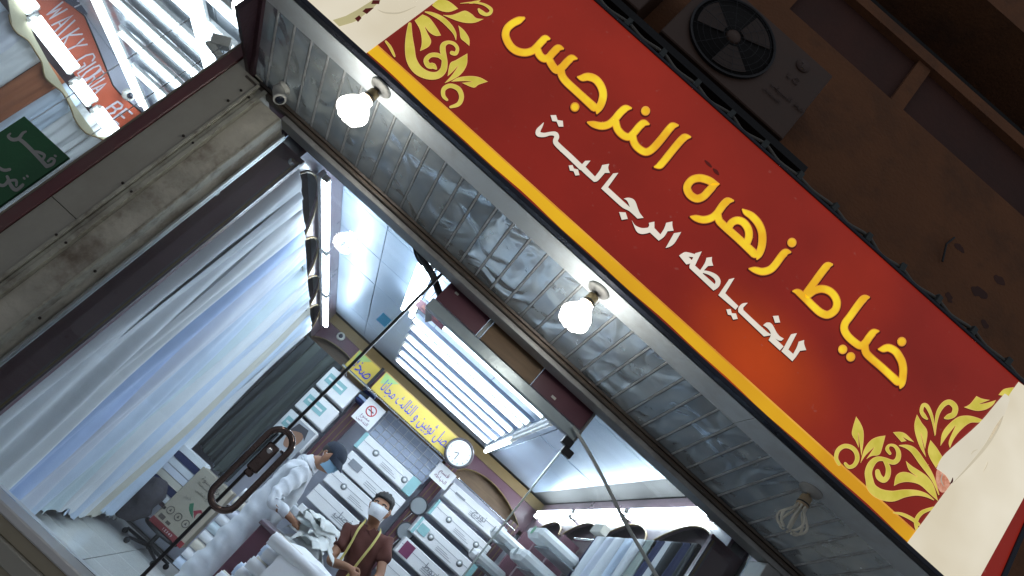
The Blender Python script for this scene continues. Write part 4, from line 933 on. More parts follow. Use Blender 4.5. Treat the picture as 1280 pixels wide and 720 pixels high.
# hanging maroon board
hb = thing('hanging_board', (-.37, 4.55, 1.32), 'small maroon board hanging under the first central ceiling tube', 'board')
MB().box(-.50, -.255, 4.545, 4.555, 1.325, 1.385).build('board', M_maroon, hb)
for x_ in (-.46, -.30): MB().tube([(x_, 4.55, 1.385), (x_, 4.55, 1.52)], .003, 5).build('wire', M_blackp, hb)
for x_ in (-.44, -.33): MB().box(x_ - .018, x_ + .018, 4.542, 4.5445, 1.345, 1.368).build('board_mark', mat('board_mark', (.22, .09, .08), .5), hb)
MB().obox((-.385, 4.535, 1.335), (.012, 0, .018), (0, .004, 0), (-.03, 0, .035)).build('clip', M_blackp, hb)
# inside camera
ic = thing('dome_camera', (-1.13, 7.40, 1.37), 'small white dome camera on the plum back fascia beside the left wall', 'camera')
MB().lathe((-1.13, 7.425, 1.375), (0, -1, 0), [(.045, 0), (.045, .012), (.036, .03), (.028, .032)], 20).build('housing', M_plas, ic)
MB().sphere((-1.13, 7.395, 1.375), .024, 12, 8).build('lens', mat('lens_glass', (.015, .018, .03), .08), ic)
p = onY(480, 400, 3.094); setp(MB().box(p.x - .026, p.x + .026, 3.0925, 3.0965, p.z - .022, p.z + .022).build('blue_sticker', mat('blue_sticker', (.10, .45, .85), .4), None), 'small bright blue sticker on the left glass pane near the black edge', 'sticker')

# ---------------------------------------------------------------- back wall: dividers, boxes, rails, posters
M_box = mat('white_carton', (.84, .86, .87), .45, 0, .04); M_boxteal = mat('teal_print', (.28, .52, .54), .45); M_boxink = mat('grey_print', (.25, .27, .30), .6); M_boxmar = mat('plum_print', (.18, .04, .10), .5)
M_ovl = mat('oval_print', (.24, .27, .28), .5)
def shelf_divider(x, label, z0=-1.1, z1=1.17):
    t = thing('shelf_divider', (x, 7.44, z0), label, 'shelf post')
    MB().box(x - .065, x + .065, 7.40, 7.57, z0, z1).build('post', M_maroon, t)
    for s in (-.028, .028): MB().box(x + s - .005, x + s + .005, 7.394, 7.3995, z0, z1).build('gold_line', M_gold, t)
shelf_divider(-.475, 'maroon shelf post with gold lines behind the man in white'); shelf_divider(.625, 'maroon shelf post with gold lines carrying two round mirrors'); shelf_divider(1.50, 'maroon shelf post with gold lines in the back right corner')
def carton(xa, xb, zt_, h, label, ends=None, words='', tilt=0.0, oval=True, yf=7.16, badge=False):
    t = thing('fabric_box', ((xa + xb) / 2, yf + .12, zt_ - h), label, 'box', 'long white fabric boxes on the back wall')
    t.rotation_euler = (0, -tilt, 0)
    MB().box(xa, xb, yf, yf + .24, zt_ - h, zt_).build('carton', M_box, t, .006)
    MB().box(xa + .004, xb - .004, yf - .004, yf - .0005, zt_ - h * .42, zt_ - h * .40).build('lid_seam', M_boxink, t)
    if ends:
        for a, b in ends: MB().box(a, b, yf - .005, yf + .1, zt_ - h - .002, zt_ + .003).build('coloured_end', M_boxteal if ends is not TEALM else M_boxmar, t)
    if oval:
        for xx in (xa + (xb - xa) * .28, xb - (xb - xa) * .2):
            MB().lathe((xx, yf - .005, zt_ - h * .5), (0, 1, 0), [(0, 0), (h * .20, 0), (h * .20, .003)], 18).build('oval_emblem', M_ovl, t)
            MB().lathe((xx, yf - .007, zt_ - h * .5), (0, 1, 0), [(0, 0), (h * .10, 0), (h * .10, .0015)], 14).build('oval_centre', M_box, t)
    if badge: MB().box(xa + .03, xa + .14, yf - .006, yf - .001, zt_ - h + .02, zt_ - .02).build('badge', M_boxmar, t)
    if words: text(arab(words), h * .55, M_boxink, t, ((xa + xb) / 2 + .05, yf - .006, zt_ - h * .45), .001)
    for k in range(3):
        MB().box(xa + (xb - xa) * .42, xa + (xb - xa) * (.60 + .05 * k), yf - .0045, yf - .0015, zt_ - h * (.62 + .1 * k), zt_ - h * (.60 + .1 * k)).build('small_print', M_boxink, t)
TEALM = [(0, 0)]
bx = [(-.25, .48, .80, .15, 'long white box with teal ends, top of the left stack under the wire grid', [(-.25, -.21), (.38, .48)], '', True, False),
      (-.24, .50, .585, .17, 'long white box with a small grey window print, second in the left stack', None, '', False, False),
      (-.24, .46, .375, .14, 'long cream white box with an oval mark, third in the left stack', None, '', True, False),
      (-.24, .46, .165, .15, 'long white box with faint script, fourth in the left stack', None, 'فصل', False, False),
      (-.24, .46, -.055, .15, 'long white box lowest in the left stack, behind the white garment', None, '', False, False),
      (.72, 1.42, 1.02, .145, 'white box with large black script, top of the right stack under the clock', None, 'نورج', False, False),
      (.72, 1.42, .80, .14, 'white box with a dark end, second in the right stack', [(.72, .745)], '', True, False),
      (.70, 1.42, .575, .15, 'white box with a green label and teal end, third in the right stack', [(.70, .73), (1.36, 1.42)], '', True, False),
      (.70, 1.42, .345, .15, 'white box with a plum badge at its left end, fourth in the right stack', None, 'خيوط', False, True),
      (.70, 1.42, .12, .15, 'plain white box lowest in the right stack', None, '', False, False)]
for b in bx: carton(b[0] + rnd.uniform(-.015, .015), b[1] + rnd.uniform(-.02, .02), b[2] + .008, b[3] + .018, b[4], b[5], b[6], rnd.uniform(-.012, .016), b[7], badge=b[8])
MB()
# label patches that differ
for (xa, xb, z0, z1, mm) in ((-.17, -.04, .475, .545, M_boxink), (.74, .84, .455, .545, M_boxteal), (.80, .92, .955, .975, M_boxink)):
    setp(MB().box(xa, xb, 7.150, 7.1545, z0, z1).build('box_label', mm), None)
for o_ in [o for o in bpy.data.objects if o.name.startswith('box_label')]:
    best = min((t for t in bpy.data.objects if t.name.startswith('fabric_box')), key=lambda t: (t.location - o_.location).length)
    w_ = o_.location.copy(); o_.parent = best; o_.location = w_ - best.location
for i, (z, lab) in enumerate(((1.06, 'white fabric box standing above the others left of the no smoking sign'), (.78, 'white fabric box with a teal label left of the no smoking sign'), (.50, 'white fabric box half hidden behind the white shoulder'))):
    t = thing('fabric_box', (-.74, 7.28, z - .24), lab, 'box', 'long white fabric boxes on the back wall')
    MB().box(-.93, -.57, 7.16, 7.4, z - .24, z).build('carton', M_box, t, .006)
    MB().box(-.90, -.68, 7.154, 7.1595, z - .16, z - .06).build('teal_label', M_boxteal, t); MB().box(-.88, -.70, 7.151, 7.1535, z - .12, z - .10).build('label_line', M_box, t)
t = thing('wire_grid', (.14, 7.42, .84), 'white wire grid panel on the wall below the yellow banner', 'wire rack')
for k in range(9): MB().tube([(-.22 + k * .09, 7.42, .84), (-.22 + k * .09, 7.42, 1.14)], .0035, 5).build('wire', M_white, t)
for k in range(5): MB().tube([(-.24, 7.415, .85 + k * .07), (.52, 7.415, .85 + k * .07)], .0035, 5).build('wire', M_white, t)
MB().box(-.24, .52, 7.43, 7.44, .83, 1.15).build('backing', mat('pale_blue_backing', (.45, .52, .66), .5), t)
t = thing('hanging_rail', (.2, 7.05, 1.1), 'shiny chrome rail in two lengths below the yellow banner', 'rail')
MB().tube([(-.86, 7.02, 1.115), (.62, 7.02, 1.115)], .011, 10).build('rail', M_chrome, t); MB().tube([(.72, 7.05, 1.06), (1.46, 7.05, 1.06)], .011, 10).build('rail', M_chrome, t)
for x_ in (-.8, -.5, -.1, .3, .6, .78, 1.1, 1.44): MB().tube([(x_, 7.03, 1.10 if x_ < .7 else 1.06), (x_, 7.42, 1.12)], .007, 8).build('bracket', M_chrome, t)
# yellow banner, two lengths
yb = mat('banner_yellow', (.60, .45, .06), .45, 0, .06, 3); yg = mat('banner_green', (.30, .48, .16), .5); M_ink = mat('blue_ink', (.03, .04, .42), .4)
def banner(xa, xb, y_, za, zb_, words, lab, fit, cap):
    t = thing('yellow_banner', ((xa + xb) / 2, y_, za), lab, 'banner')
    MB().box(xa, xb, y_, y_ + .012, za, zb_).build('sheet', yb, t)
    MB().poly(smooth_poly([(xa + .004, y_ - .001, zb_ - .004), (xa + .18, y_ - .001, zb_ - .004), (xa + .12, y_ - .001, zb_ - .06), (xa + .03, y_ - .001, zb_ - .13)], 3, 60), (0, .0008, 0)).build('green_corner', yg, t)
    MB().box(xa, xb, y_ - .002, y_ - .0003, zb_ - .012, zb_).build('border', mat('banner_ochre', (.45, .28, .08), .5), t)
    MB().box(xb, xb + .03, y_ - .01, y_ + .03, za - .03, zb_ + .02).build('end_batten', M_blackp, t)
    text(arab(words), cap, M_ink, t, ((xa + xb) / 2 + .01, y_ - .003, (za + zb_) / 2 - .005), .0012, fit=fit)
banner(-.50, .49, 6.98, 1.12, 1.345, 'فصل ثوبين و الثالث مجانا', 'long yellow banner with blue Arabic lettering under the ceiling tubes', .88, .17)
banner(-.86, -.57, 7.15, 1.12, 1.36, 'صخه', 'short yellow banner with blue Arabic letters, left of the long one', .22, .2)
# clock
t = thing('wall_clock', (.555, 6.9, 1.10), 'round wall clock with a dark rim at the right end of the banner', 'clock')
MB().lathe((.555, 6.95, 1.225), (0, -1, 0), [(.145, 0), (.147, .03), (.138, .045), (.122, .04), (.122, .02)], 36, False).build('rim', mat('clock_rim', (.05, .045, .05), .3), t)
MB().lathe((.555, 6.95, 1.225), (0, -1, 0), [(.123, .028), (0, .0285)], 36, False).build('dial', mat('clock_dial', (.72, .76, .76), .3), t)
for k in range(12):
    a = k * math.pi / 6; MB().obox((.555 + math.sin(a) * .102, 6.919, 1.225 + math.cos(a) * .102), (math.sin(a) * .008, 0, math.cos(a) * .008), (0, .001, 0), (math.cos(a) * .0025, 0, -math.sin(a) * .0025)).build('hour_mark', M_blackp, t)
for a, l in ((4.2, .05), (3.1, .075)): MB().obox((.555 + math.sin(a) * l / 2, 6.916, 1.225 + math.cos(a) * l / 2), (math.sin(a) * l / 2, 0, math.cos(a) * l / 2), (0, .001, 0), (math.cos(a) * .004, 0, -math.sin(a) * .004)).build('hand', M_blackp, t)
# round mirrors
for (x_, z_, lab) in ((.625, .655, 'round mirror with a dark rim on the maroon post between the box stacks'), (.690, .395, 'second round mirror, lower, partly behind the shoulder in brown')):
    t = thing('round_mirror', (x_, 7.38, z_), lab, 'mirror'); MB().lathe((x_, 7.385, z_), (0, -1, 0), [(.092, 0), (.092, .014), (.078, .016), (.078, .006)], 28, False).build('rim', mat('mirror_rim', (.09, .09, .10), .3, .4), t)
    MB().lathe((x_, 7.385, z_), (0, -1, 0), [(.079, .010), (0, .0105)], 28, False).build('mirror_glass', mat('mirror_face', (.42, .46, .48), .3, .3, .02, 3, 0), t)
    MB().tube([(x_, 7.39, z_ - .09), (x_ - .02, 7.39, z_ - .2)], .006, 6).build('stem', M_chrome, t)
# posters
t = thing('no_smoking_sign', (-.35, 7.14, .82), 'white no smoking sign with red ring between the box stacks at left', 'sign')
MB().box(-.46, -.24, 7.138, 7.141, .82, 1.08).build('sheet', M_box, t)
MB().tube([(-.35 + .05 * math.cos(a * .393), 7.135, .985 + .05 * math.sin(a * .393)) for a in range(16)], .0055, 6, closed=True).build('red_ring', mat('sign_red', (.55, .03, .04), .5), t)
MB().tube([(-.385, 7.135, 1.02), (-.315, 7.135, .95)], .005, 6).build('red_bar', mat('sign_red', (.55, .03, .04), .5), t); MB().box(-.385, -.32, 7.134, 7.137, .978, .988).build('cigarette', M_blackp, t)
for k, w_ in enumerate(('ممنوع', 'التدخين')): text(arab(w_), .045, M_boxmar, t, (-.35, 7.136, .905 - k * .045), .001)
t = thing('price_card', (.585, 7.13, .88), 'white card with Arabic handwriting pinned under the clock', 'poster')
MB().box(.49, .70, 7.128, 7.131, .90, 1.08).build('sheet', M_box, t)
text(arab('قسم'), .06, M_boxmar, t, (.595, 7.126, 1.02), .001); text(arab('الخياطه'), .05, M_boxmar, t, (.595, 7.126, .955), .001)
t = thing('portrait_poster', (-.75, 6.9, .1), 'small framed brown toned portrait poster behind the handle', 'poster')
p = onY(367, 548, 7.0); MB().box(p.x - .12, p.x + .12, 7.0, 7.01, p.z - .16, p.z + .16).build('sheet', mat('portrait_ground', (.34, .37, .40), .5), t)
MB().poly(smooth_poly([(p.x - .06, 6.998, p.z + .09), (p.x + .03, 6.998, p.z + .11), (p.x + .07, 6.998, p.z + .02), (p.x + .04, 6.998, p.z - .08), (p.x - .03, 6.998, p.z - .10), (p.x - .07, 6.998, p.z)], 4, 180), (0, .001, 0)).build('portrait_face', mat('portrait_brown', (.25, .14, .09), .6), t)
MB().poly(smooth_poly([(p.x - .08, 6.996, p.z + .03), (p.x - .06, 6.996, p.z + .13), (p.x + .05, 6.996, p.z + .14), (p.x + .09, 6.996, p.z + .04), (p.x + .02, 6.996, p.z + .08)], 4, 60), (0, .001, 0)).build('portrait_hair', mat('portrait_dark', (.05, .05, .06), .6), t)
# blue folded garments on the shelf between posts
for i in range(5):
    setp(MB().box(-.56 + rnd.uniform(-.01, .01), -.42, 7.18, 7.38, .98 + i * .035, 1.01 + i * .035).build('folded_cloth', (C_navy, C_mid, C_dark)[i % 3], None, .008), ['navy folded cloth, bottom of the small pile by the no smoking sign', 'blue folded cloth second in the small pile by the no smoking sign', 'charcoal folded cloth in the middle of the small pile by the no smoking sign', 'navy folded cloth fourth in the small pile by the no smoking sign', 'blue folded cloth, top of the small pile by the no smoking sign'][i], 'folded cloth', 'folded cloth in the small pile by the no smoking sign')
# white pillow-like packs on the right wall
for (u, v, w_, lab) in ((636, 677, .30, 'white cloth pack on the upper right shelf, deepest in the corner'), (690, 681, .34, 'white cloth pack with a green oval on the upper right shelf'), (608, 703, .26, 'white cloth pack on the lower right shelf, nearest the boxes'), (668, 708, .36, 'large white cloth pack on the lower right shelf')):
    p = onX(u, v, 1.36); t = thing('cloth_pack', (p.x, p.y, p.z - .05), lab, 'pack', 'white cloth packs on the right shelves')
    MB().box(p.x - .17, p.x + .20, p.y - w_ / 2, p.y + w_ / 2, p.z - .055, p.z + .035).build('pack', M_box, t, .03)
    MB().box(p.x - .05, p.x + .30, p.y - w_ / 2 - .02, p.y + w_ / 2 + .02, p.z - .068, p.z - .058).build('shelf_board', mat('shelf_glass', (.35, .40, .42), .2), t)
    MB().lathe((p.x - .171, p.y, p.z - .01), (-1, 0, 0), [(0, 0), (.035, 0), (.035, .002)], 16).build('oval_emblem', mat('green_oval', (.12, .35, .2), .5) if 'green' in lab else M_ovl, t)
for y_ in (5.75, 6.35, 6.95): setp(MB().box(1.52, 1.68, y_ - .03, y_ + .03, -1.1, 1.10).build('shelf_post', M_maroon), {5.75: 'maroon shelf post on the right wall beside the hanging cloth', 6.35: 'maroon shelf post in the middle of the right shelves', 6.95: 'maroon shelf post on the right wall near the back corner'}[y_], 'shelf post')

# ---------------------------------------------------------------- back left: carton, folded pile, bolts
t = thing('cardboard_box', (-.87, 6.7, -.97), 'tan cardboard box with printed Arabic text, a heart and a maroon stripe', 'box')
xa, xb, z0, z1 = -1.05, -.70, -.93, -.36
MB().box(xa, xb, 6.70, 6.95, z0, z1).build('carton', mat('tan_carton', (.40, .36, .29), .75, 0, .05, 4), t, .004)
ci = mat('carton_ink', (.10, .08, .07), .7)
MB().box(xa, xb, 6.697, 6.6995, z0, z0 + .05).build('maroon_stripe', mat('carton_maroon', (.22, .03, .035), .6), t)
text(arab('مركز كسوة'), .055, ci, t, (-.87, 6.698, z1 - .07), .001); text(arab('الملابس المستعملة'), .03, ci, t, (-.87, 6.698, z1 - .12), .001); text(arab('تبرع بالملابس'), .03, ci, t, (-.87, 6.698, z1 - .17), .001)
text(arab('خير'), .05, mat('carton_grey', (.22, .2, .18), .7), t, (-.95, 6.698, z1 - .25), .001)
MB().poly(smooth_poly([(-.84, 6.698, z1 - .30), (-.80, 6.698, z1 - .255), (-.77, 6.698, z1 - .27), (-.80, 6.698, z1 - .295), (-.79, 6.698, z1 - .34)], 3, 70), (0, .001, 0)).build('heart_half', mat('carton_red', (.30, .03, .05), .6), t)
MB().poly(smooth_poly([(-.845, 6.698, z1 - .30), (-.885, 6.698, z1 - .255), (-.905, 6.698, z1 - .28), (-.87, 6.698, z1 - .32), (-.80, 6.698, z1 - .345)], 3, 70), (0, .001, 0)).build('heart_half', mat('carton_green', (.04, .18, .10), .6), t)
for k in range(3): MB().tube([(-.98 + k * .085 + .03 * math.cos(a * .449), 6.697, z1 - .41 + .03 * math.sin(a * .449)) for a in range(14)], .003, 5, closed=True).build('round_symbol', ci, t)
for k in range(3): MB().poly([(-.98 + k * .085 - .01, 6.697, z1 - .42), (-.98 + k * .085 + .012, 6.697, z1 - .42), (-.98 + k * .085, 6.697, z1 - .395)], (0, .001, 0)).build('round_symbol_mark', ci, t)
MB().box(-1.02, -.965, 6.697, 6.6995, z0 + .065, z0 + .10).build('bag_symbol', ci, t); MB().box(-.94, -.90, 6.697, 6.6995, z0 + .065, z0 + .09).build('shoe_symbol', ci, t)
text('1 2 3 4 5', .028, M_box, t, (-.87, 6.695, z0 + .024), .001)
t = thing('stool', (-.9, 6.8, -1.15), 'dark low swivel stool base with castors under the cardboard box', 'stool')
MB().lathe((-.92, 6.82, -.95), (0, 0, 1), [(0, -.012), (.17, -.012), (.18, 0), (.17, .014), (0, .016)], 22).build('seat', M_blackp, t)
MB().tube([(-.92, 6.82, -1.10), (-.92, 6.82, -.95)], .02, 10).build('column', M_blackp, t)
for k in range(5):
    a = k * 1.2566 + .4; e = (-.92 + .24 * math.cos(a), 6.82 + .24 * math.sin(a), -1.10)
    lg = MB().tube([(-.92, 6.82, -1.085), e], [.018, .012], 8).build('leg', M_blackp, t); MB().lathe((e[0], e[1] - .012, -1.125), (0, 1, 0), [(0, 0), (.024, .002), (.024, .022), (0, .024)], 14).build('castor', M_blackp, lg)
t = thing('trouser_bag', (-1.18, 6.6, -1.0), 'dark dull bundle on the floor beside the cardboard box', 'bundle')
m = MB(); m.sphere((-1.20, 6.62, -.84), (.13, .13, .2), 18, 12)
for v in m.v: v += Vector((1, .6, .5)) * .03 * math.sin(v.x * 31 + v.z * 23) * math.cos(v.y * 27 + v.z * 11)
m.build('bundle', mat('dull_dark_cloth', (.05, .045, .055), .9, 0, .4, 9, .4, 60), t)
for i in range(7):
    z = -.74 + i * .062; m = MB(); cx_ = -1.18 + (i % 2) * .012
    prof = []
    for k in range(13):
        a = math.pi / 2 - math.pi * k / 12; prof.append((cx_ + .12 + .027 * math.cos(a), z + .028 * math.sin(a)))
    prof += [(cx_ - .16, z - .028), (cx_ - .16, z + .028)]
    m.poly([(a, 6.72, b) for a, b in prof], (0, .28, 0))
    colr, nm_ = [(C_white, 'white'), (C_navy, 'navy'), (C_beige, 'beige'), (C_lilac, 'lilac'), (C_grey, 'grey'), (C_navy, 'dark blue'), (C_white, 'cream white')][i]
    setp(m.build('folded_trousers', colr), f'{nm_} folded garment, ' + ['lowest', 'second from below', 'third from below', 'fourth from below', 'fifth from below', 'sixth from below', 'topmost'][i] + ' in the pile above the cardboard box', 'folded garment', 'folded garments in the pile by the cardboard box')
setp(MB().box(-1.36, -1.02, 6.70, 7.05, -.80, -.775).build('garment_shelf', M_purd), 'dark shelf carrying the pile of folded garments', 'shelf')
bl_ = [(C_white, 'white'), (C_beige, 'cream'), (C_lilac, 'lilac white'), (C_white, 'bright white'), (C_teal, 'pale teal'), (C_white, 'dull white'), (C_beige, 'ivory'), (C_white, 'cool white'), (C_blue, 'pale blue')]
for i in range(9):
    z = -.30 - i * .088
    t = MB(); t.tube([(-.66, 6.72, z), (-.36, 6.72, z)], .041, 16)
    t.cur = 1; t.lathe((-.36, 6.72, z), (1, 0, 0), [(.012, .0005), (.012, .004), (0, .004)], 10)
    setp(t.build('cloth_roll', [bl_[i][0], M_tan]), f'{bl_[i][1]} cloth roll ' + ['on top', 'second from the top', 'third from the top', 'fourth from the top', 'fifth from the top', 'sixth from the top', 'seventh from the top', 'eighth from the top', 'at the bottom'][i] + ' in the rack beside the thobe', 'cloth roll', 'cloth rolls in the rack left of the man in white')

# ---------------------------------------------------------------- counter with rolls and garment
ct = thing('counter', (.5, 5.35, ZF), 'maroon shop counter between the two men', 'counter')
MB().box(-.27, 1.2, 5.15, 5.55, ZF, -.30).build('body', M_maroon, ct, .004); MB().box(-.29, 1.25, 5.12, 5.58, -.2995, -.27).build('counter_top', M_purple, ct, .004)
k = 0; cl_ = [C_white, C_beige, C_lilac, C_white, C_blue, C_white]
nm2 = ['snow white', 'ivory', 'lilac', 'soft white', 'pale blue', 'chalk white']
for row in range(5):
    for j in range(3):
        y_ = 4.62 + j * .105 + (row % 2) * .05; z = -.62 + row * .085
        if row == 4 and j == 2: continue
        xo = -.20 + .02 * row + rnd.uniform(-.03, .03); m = MB(); rr = .040 + rnd.uniform(-.004, .004)
        m.tube([(xo, y_, z), (xo + 1.0, y_ + rnd.uniform(-.02, .02), z)], rr, 16)
        m.tube([(xo - .003, y_ + rr * .55 * (1 - q / 16) * math.cos(q), z + rr * .55 * (1 - q / 16) * math.sin(q)) for q in range(14)], .002, 4)
        setp(m.build('cloth_roll', cl_[k % 6]), f'{nm2[k % 6]} cloth roll in ' + ['the lowest', 'the second', 'the third', 'the fourth', 'the top'][row] + ' layer of the heap, ' + ['nearest the doorway', 'in the middle', 'nearest the counter'][j], 'cloth roll', 'cloth rolls heaped before the counter'); k += 1
setp(MB().box(-.15, 1.0, 4.56, 4.93, ZF, -.665).build('roll_stand', M_maroon), 'low maroon stand under the heap of white cloth rolls', 'stand')
# cloth thrown over the heap
m = MB(); vs = []; NX, NY = 26, 18
for j in range(NY + 1):
    for i in range(NX + 1):
        x_ = -.06 + .80 * i / NX; y_ = 4.50 + .66 * j / NY
        z = -.222 + .010 * (1 - abs(math.sin(i * .35 + j * .22))) + .008 * math.sin(i * .3 - j * .5) - .02 * abs(math.sin(i * .12 + j * .16 + .6))
        z -= max(0, 4.60 - y_) * 3.2
        z -= max(0, (.06 - x_)) * .35
        vs.append((x_ + .02 * math.sin(j * .8), y_, z))
m.add(vs, [(j * (NX + 1) + i, j * (NX + 1) + i + 1, (j + 1) * (NX + 1) + i + 1, (j + 1) * (NX + 1) + i) for j in range(NY) for i in range(NX)], True)
m.add([(a, b, c - .006) for a, b, c in vs], [(j * (NX + 1) + i, (j + 1) * (NX + 1) + i, (j + 1) * (NX + 1) + i + 1, j * (NX + 1) + i + 1) for j in range(NY) for i in range(NX)], True)
setp(m.build('draped_sheet', C_white), 'large white sheet spread over the heap of cloth rolls before the counter', 'cloth')
m = MB(); rr = random.Random(5)
for k in range(7):
    cx_, cy_, cz_ = .05 + rr.uniform(-.05, .05), 5.42 + rr.uniform(-.04, .04), -.245 + .040 * k
    w1_, w2_ = .17 - .008 * k + rr.uniform(-.02, .02), .13 + rr.uniform(-.03, .02); an = rr.uniform(-.9, .9); f1, f2, p1_, p2_ = rr.uniform(7, 12), rr.uniform(13, 20), rr.uniform(0, 6), rr.uniform(0, 6)
    vs = []; N_ = 20
    for j in range(N_ + 1):
        for i in range(N_ + 1):
            a_ = (i / N_ * 2 - 1); b_ = (j / N_ * 2 - 1)
            rx = a_ * w1_ * (1 + .12 * math.sin(b_ * 5 + p1_)); ry = b_ * w2_ * (1 + .15 * math.sin(a_ * 4 + p2_))
            x_ = rx * math.cos(an) - ry * math.sin(an); y_ = rx * math.sin(an) + ry * math.cos(an)
            z_ = .015 * (1 - 2 * abs(math.sin(x_ * f1 + y_ * 6 + p1_))) + .012 * (1 - 2 * abs(math.sin(y_ * f2 + x_ * 9 + p2_))) - .10 * max(0, abs(a_) - .72) - .12 * max(0, abs(b_) - .7)
            vs.append((cx_ + x_, cy_ + y_, max(-.262, cz_ + z_)))
    F_ = [(j * (N_ + 1) + i, j * (N_ + 1) + i + 1, (j + 1) * (N_ + 1) + i + 1, (j + 1) * (N_ + 1) + i) for j in range(N_) for i in range(N_)]
    m.add(vs, F_, True); m.add([(a_, b_, c_ - .005) for a_, b_, c_ in vs], [tuple(reversed(f)) for f in F_], True)
setp(m.build('crumpled_garment', mat('cloth_cream', (.66, .70, .68), .85, 0, .05, 5, .3, 200, sheen=.3)), 'crumpled white garment held on the counter between the two men', 'garment')
t = thing('scissors', (.30, 5.35, -.262), 'dark open tailor scissors on the counter by the crumpled garment', 'scissors')
MB().obox((.28, 5.3, -.258), (.09, .02, 0), (.004, -.008, 0), (0, 0, .002)).build('blade', M_chrome, t); MB().obox((.28, 5.31, -.254), (.09, -.02, 0), (.004, .008, 0), (0, 0, .002)).build('blade', M_chrome, t)
for s in (-1, 1): MB().tube([(.40 + .03 * math.cos(a * .524), 5.305 + s * .03 + .02 * math.sin(a * .524), -.256) for a in range(12)], .005, 6, closed=True).build('finger_loop', M_blackp, t)

# ---------------------------------------------------------------- people
def skin_obj(name, nodes, edges, m, parent, root=0, sub=2):
    me = bpy.data.meshes.new(name); me.from_pydata([Vector(n[0])[:] for n in nodes], edges, []); me.update()
    o = bpy.data.objects.new(name, me); COL.objects.link(o)
    md = o.modifiers.new('s', 'SKIN'); md.use_smooth_shade = True
    sv = me.skin_vertices[0].data
    for i, n in enumerate(nodes):
        r = n[1]; sv[i].radius = (r, r) if not isinstance(r, tuple) else r; sv[i].use_root = (i == root)
    sb = o.modifiers.new('u', 'SUBSURF'); sb.levels = sub; sb.render_levels = sub
    bpy.context.view_layer.update()
    ne = bpy.data.meshes.new_from_object(o.evaluated_get(bpy.context.evaluated_depsgraph_get()))
    bpy.data.objects.remove(o)
    off = wloc(parent) - Vector((0, 0, H))
    for v in ne.vertices: v.co -= off
    ne.materials.clear(); ne.materials.append(m)
    for p_ in ne.polygons: p_.use_smooth = True
    ob = bpy.data.objects.new(name, ne); COL.objects.link(ob); ob.parent = parent
    return ob
class Graph:
    def __init__(s): s.n = []; s.e = []
    def chain(s, pts, start=None):
        prev = start
        ids = []
        for p_, r in pts:
            s.n.append((Vector(p_), r)); i = len(s.n) - 1; ids.append(i)
            if prev is not None: s.e.append((prev, i))
            prev = i
        return ids
def hand(g, wrist_id, w_, d_, side, up_, s=1.0):
    """palm and five separate fingers; d_ pointing direction, side = thumb side"""
    w_ = Vector(w_); d_ = Vector(d_).normalized(); side = Vector(side).normalized(); up_ = Vector(up_).normalized()
    palm = g.chain([(w_ + d_ * .035 * s, .026 * s), (w_ + d_ * .07 * s, .028 * s)], wrist_id)
    for k, ln in enumerate((.062, .072, .068, .052)):
        b = w_ + d_ * .088 * s + side * (.030 - k * .019) * s
        g.chain([(b, .0105 * s), (b + (d_ * .6 - up_ * .35) * ln * .5 * s, .0095 * s), (b + (d_ * .75 - up_ * .95) * ln * .8 * s, .0085 * s)], palm[1])
    tb = w_ + d_ * .035 * s + side * .032 * s
    g.chain([(tb, .012 * s), (tb + (d_ * .7 + side * .55) * .035 * s, .011 * s), (tb + (d_ * 1.0 + side * .4 - up_ * .4) * .055 * s, .0095 * s)], palm[0])
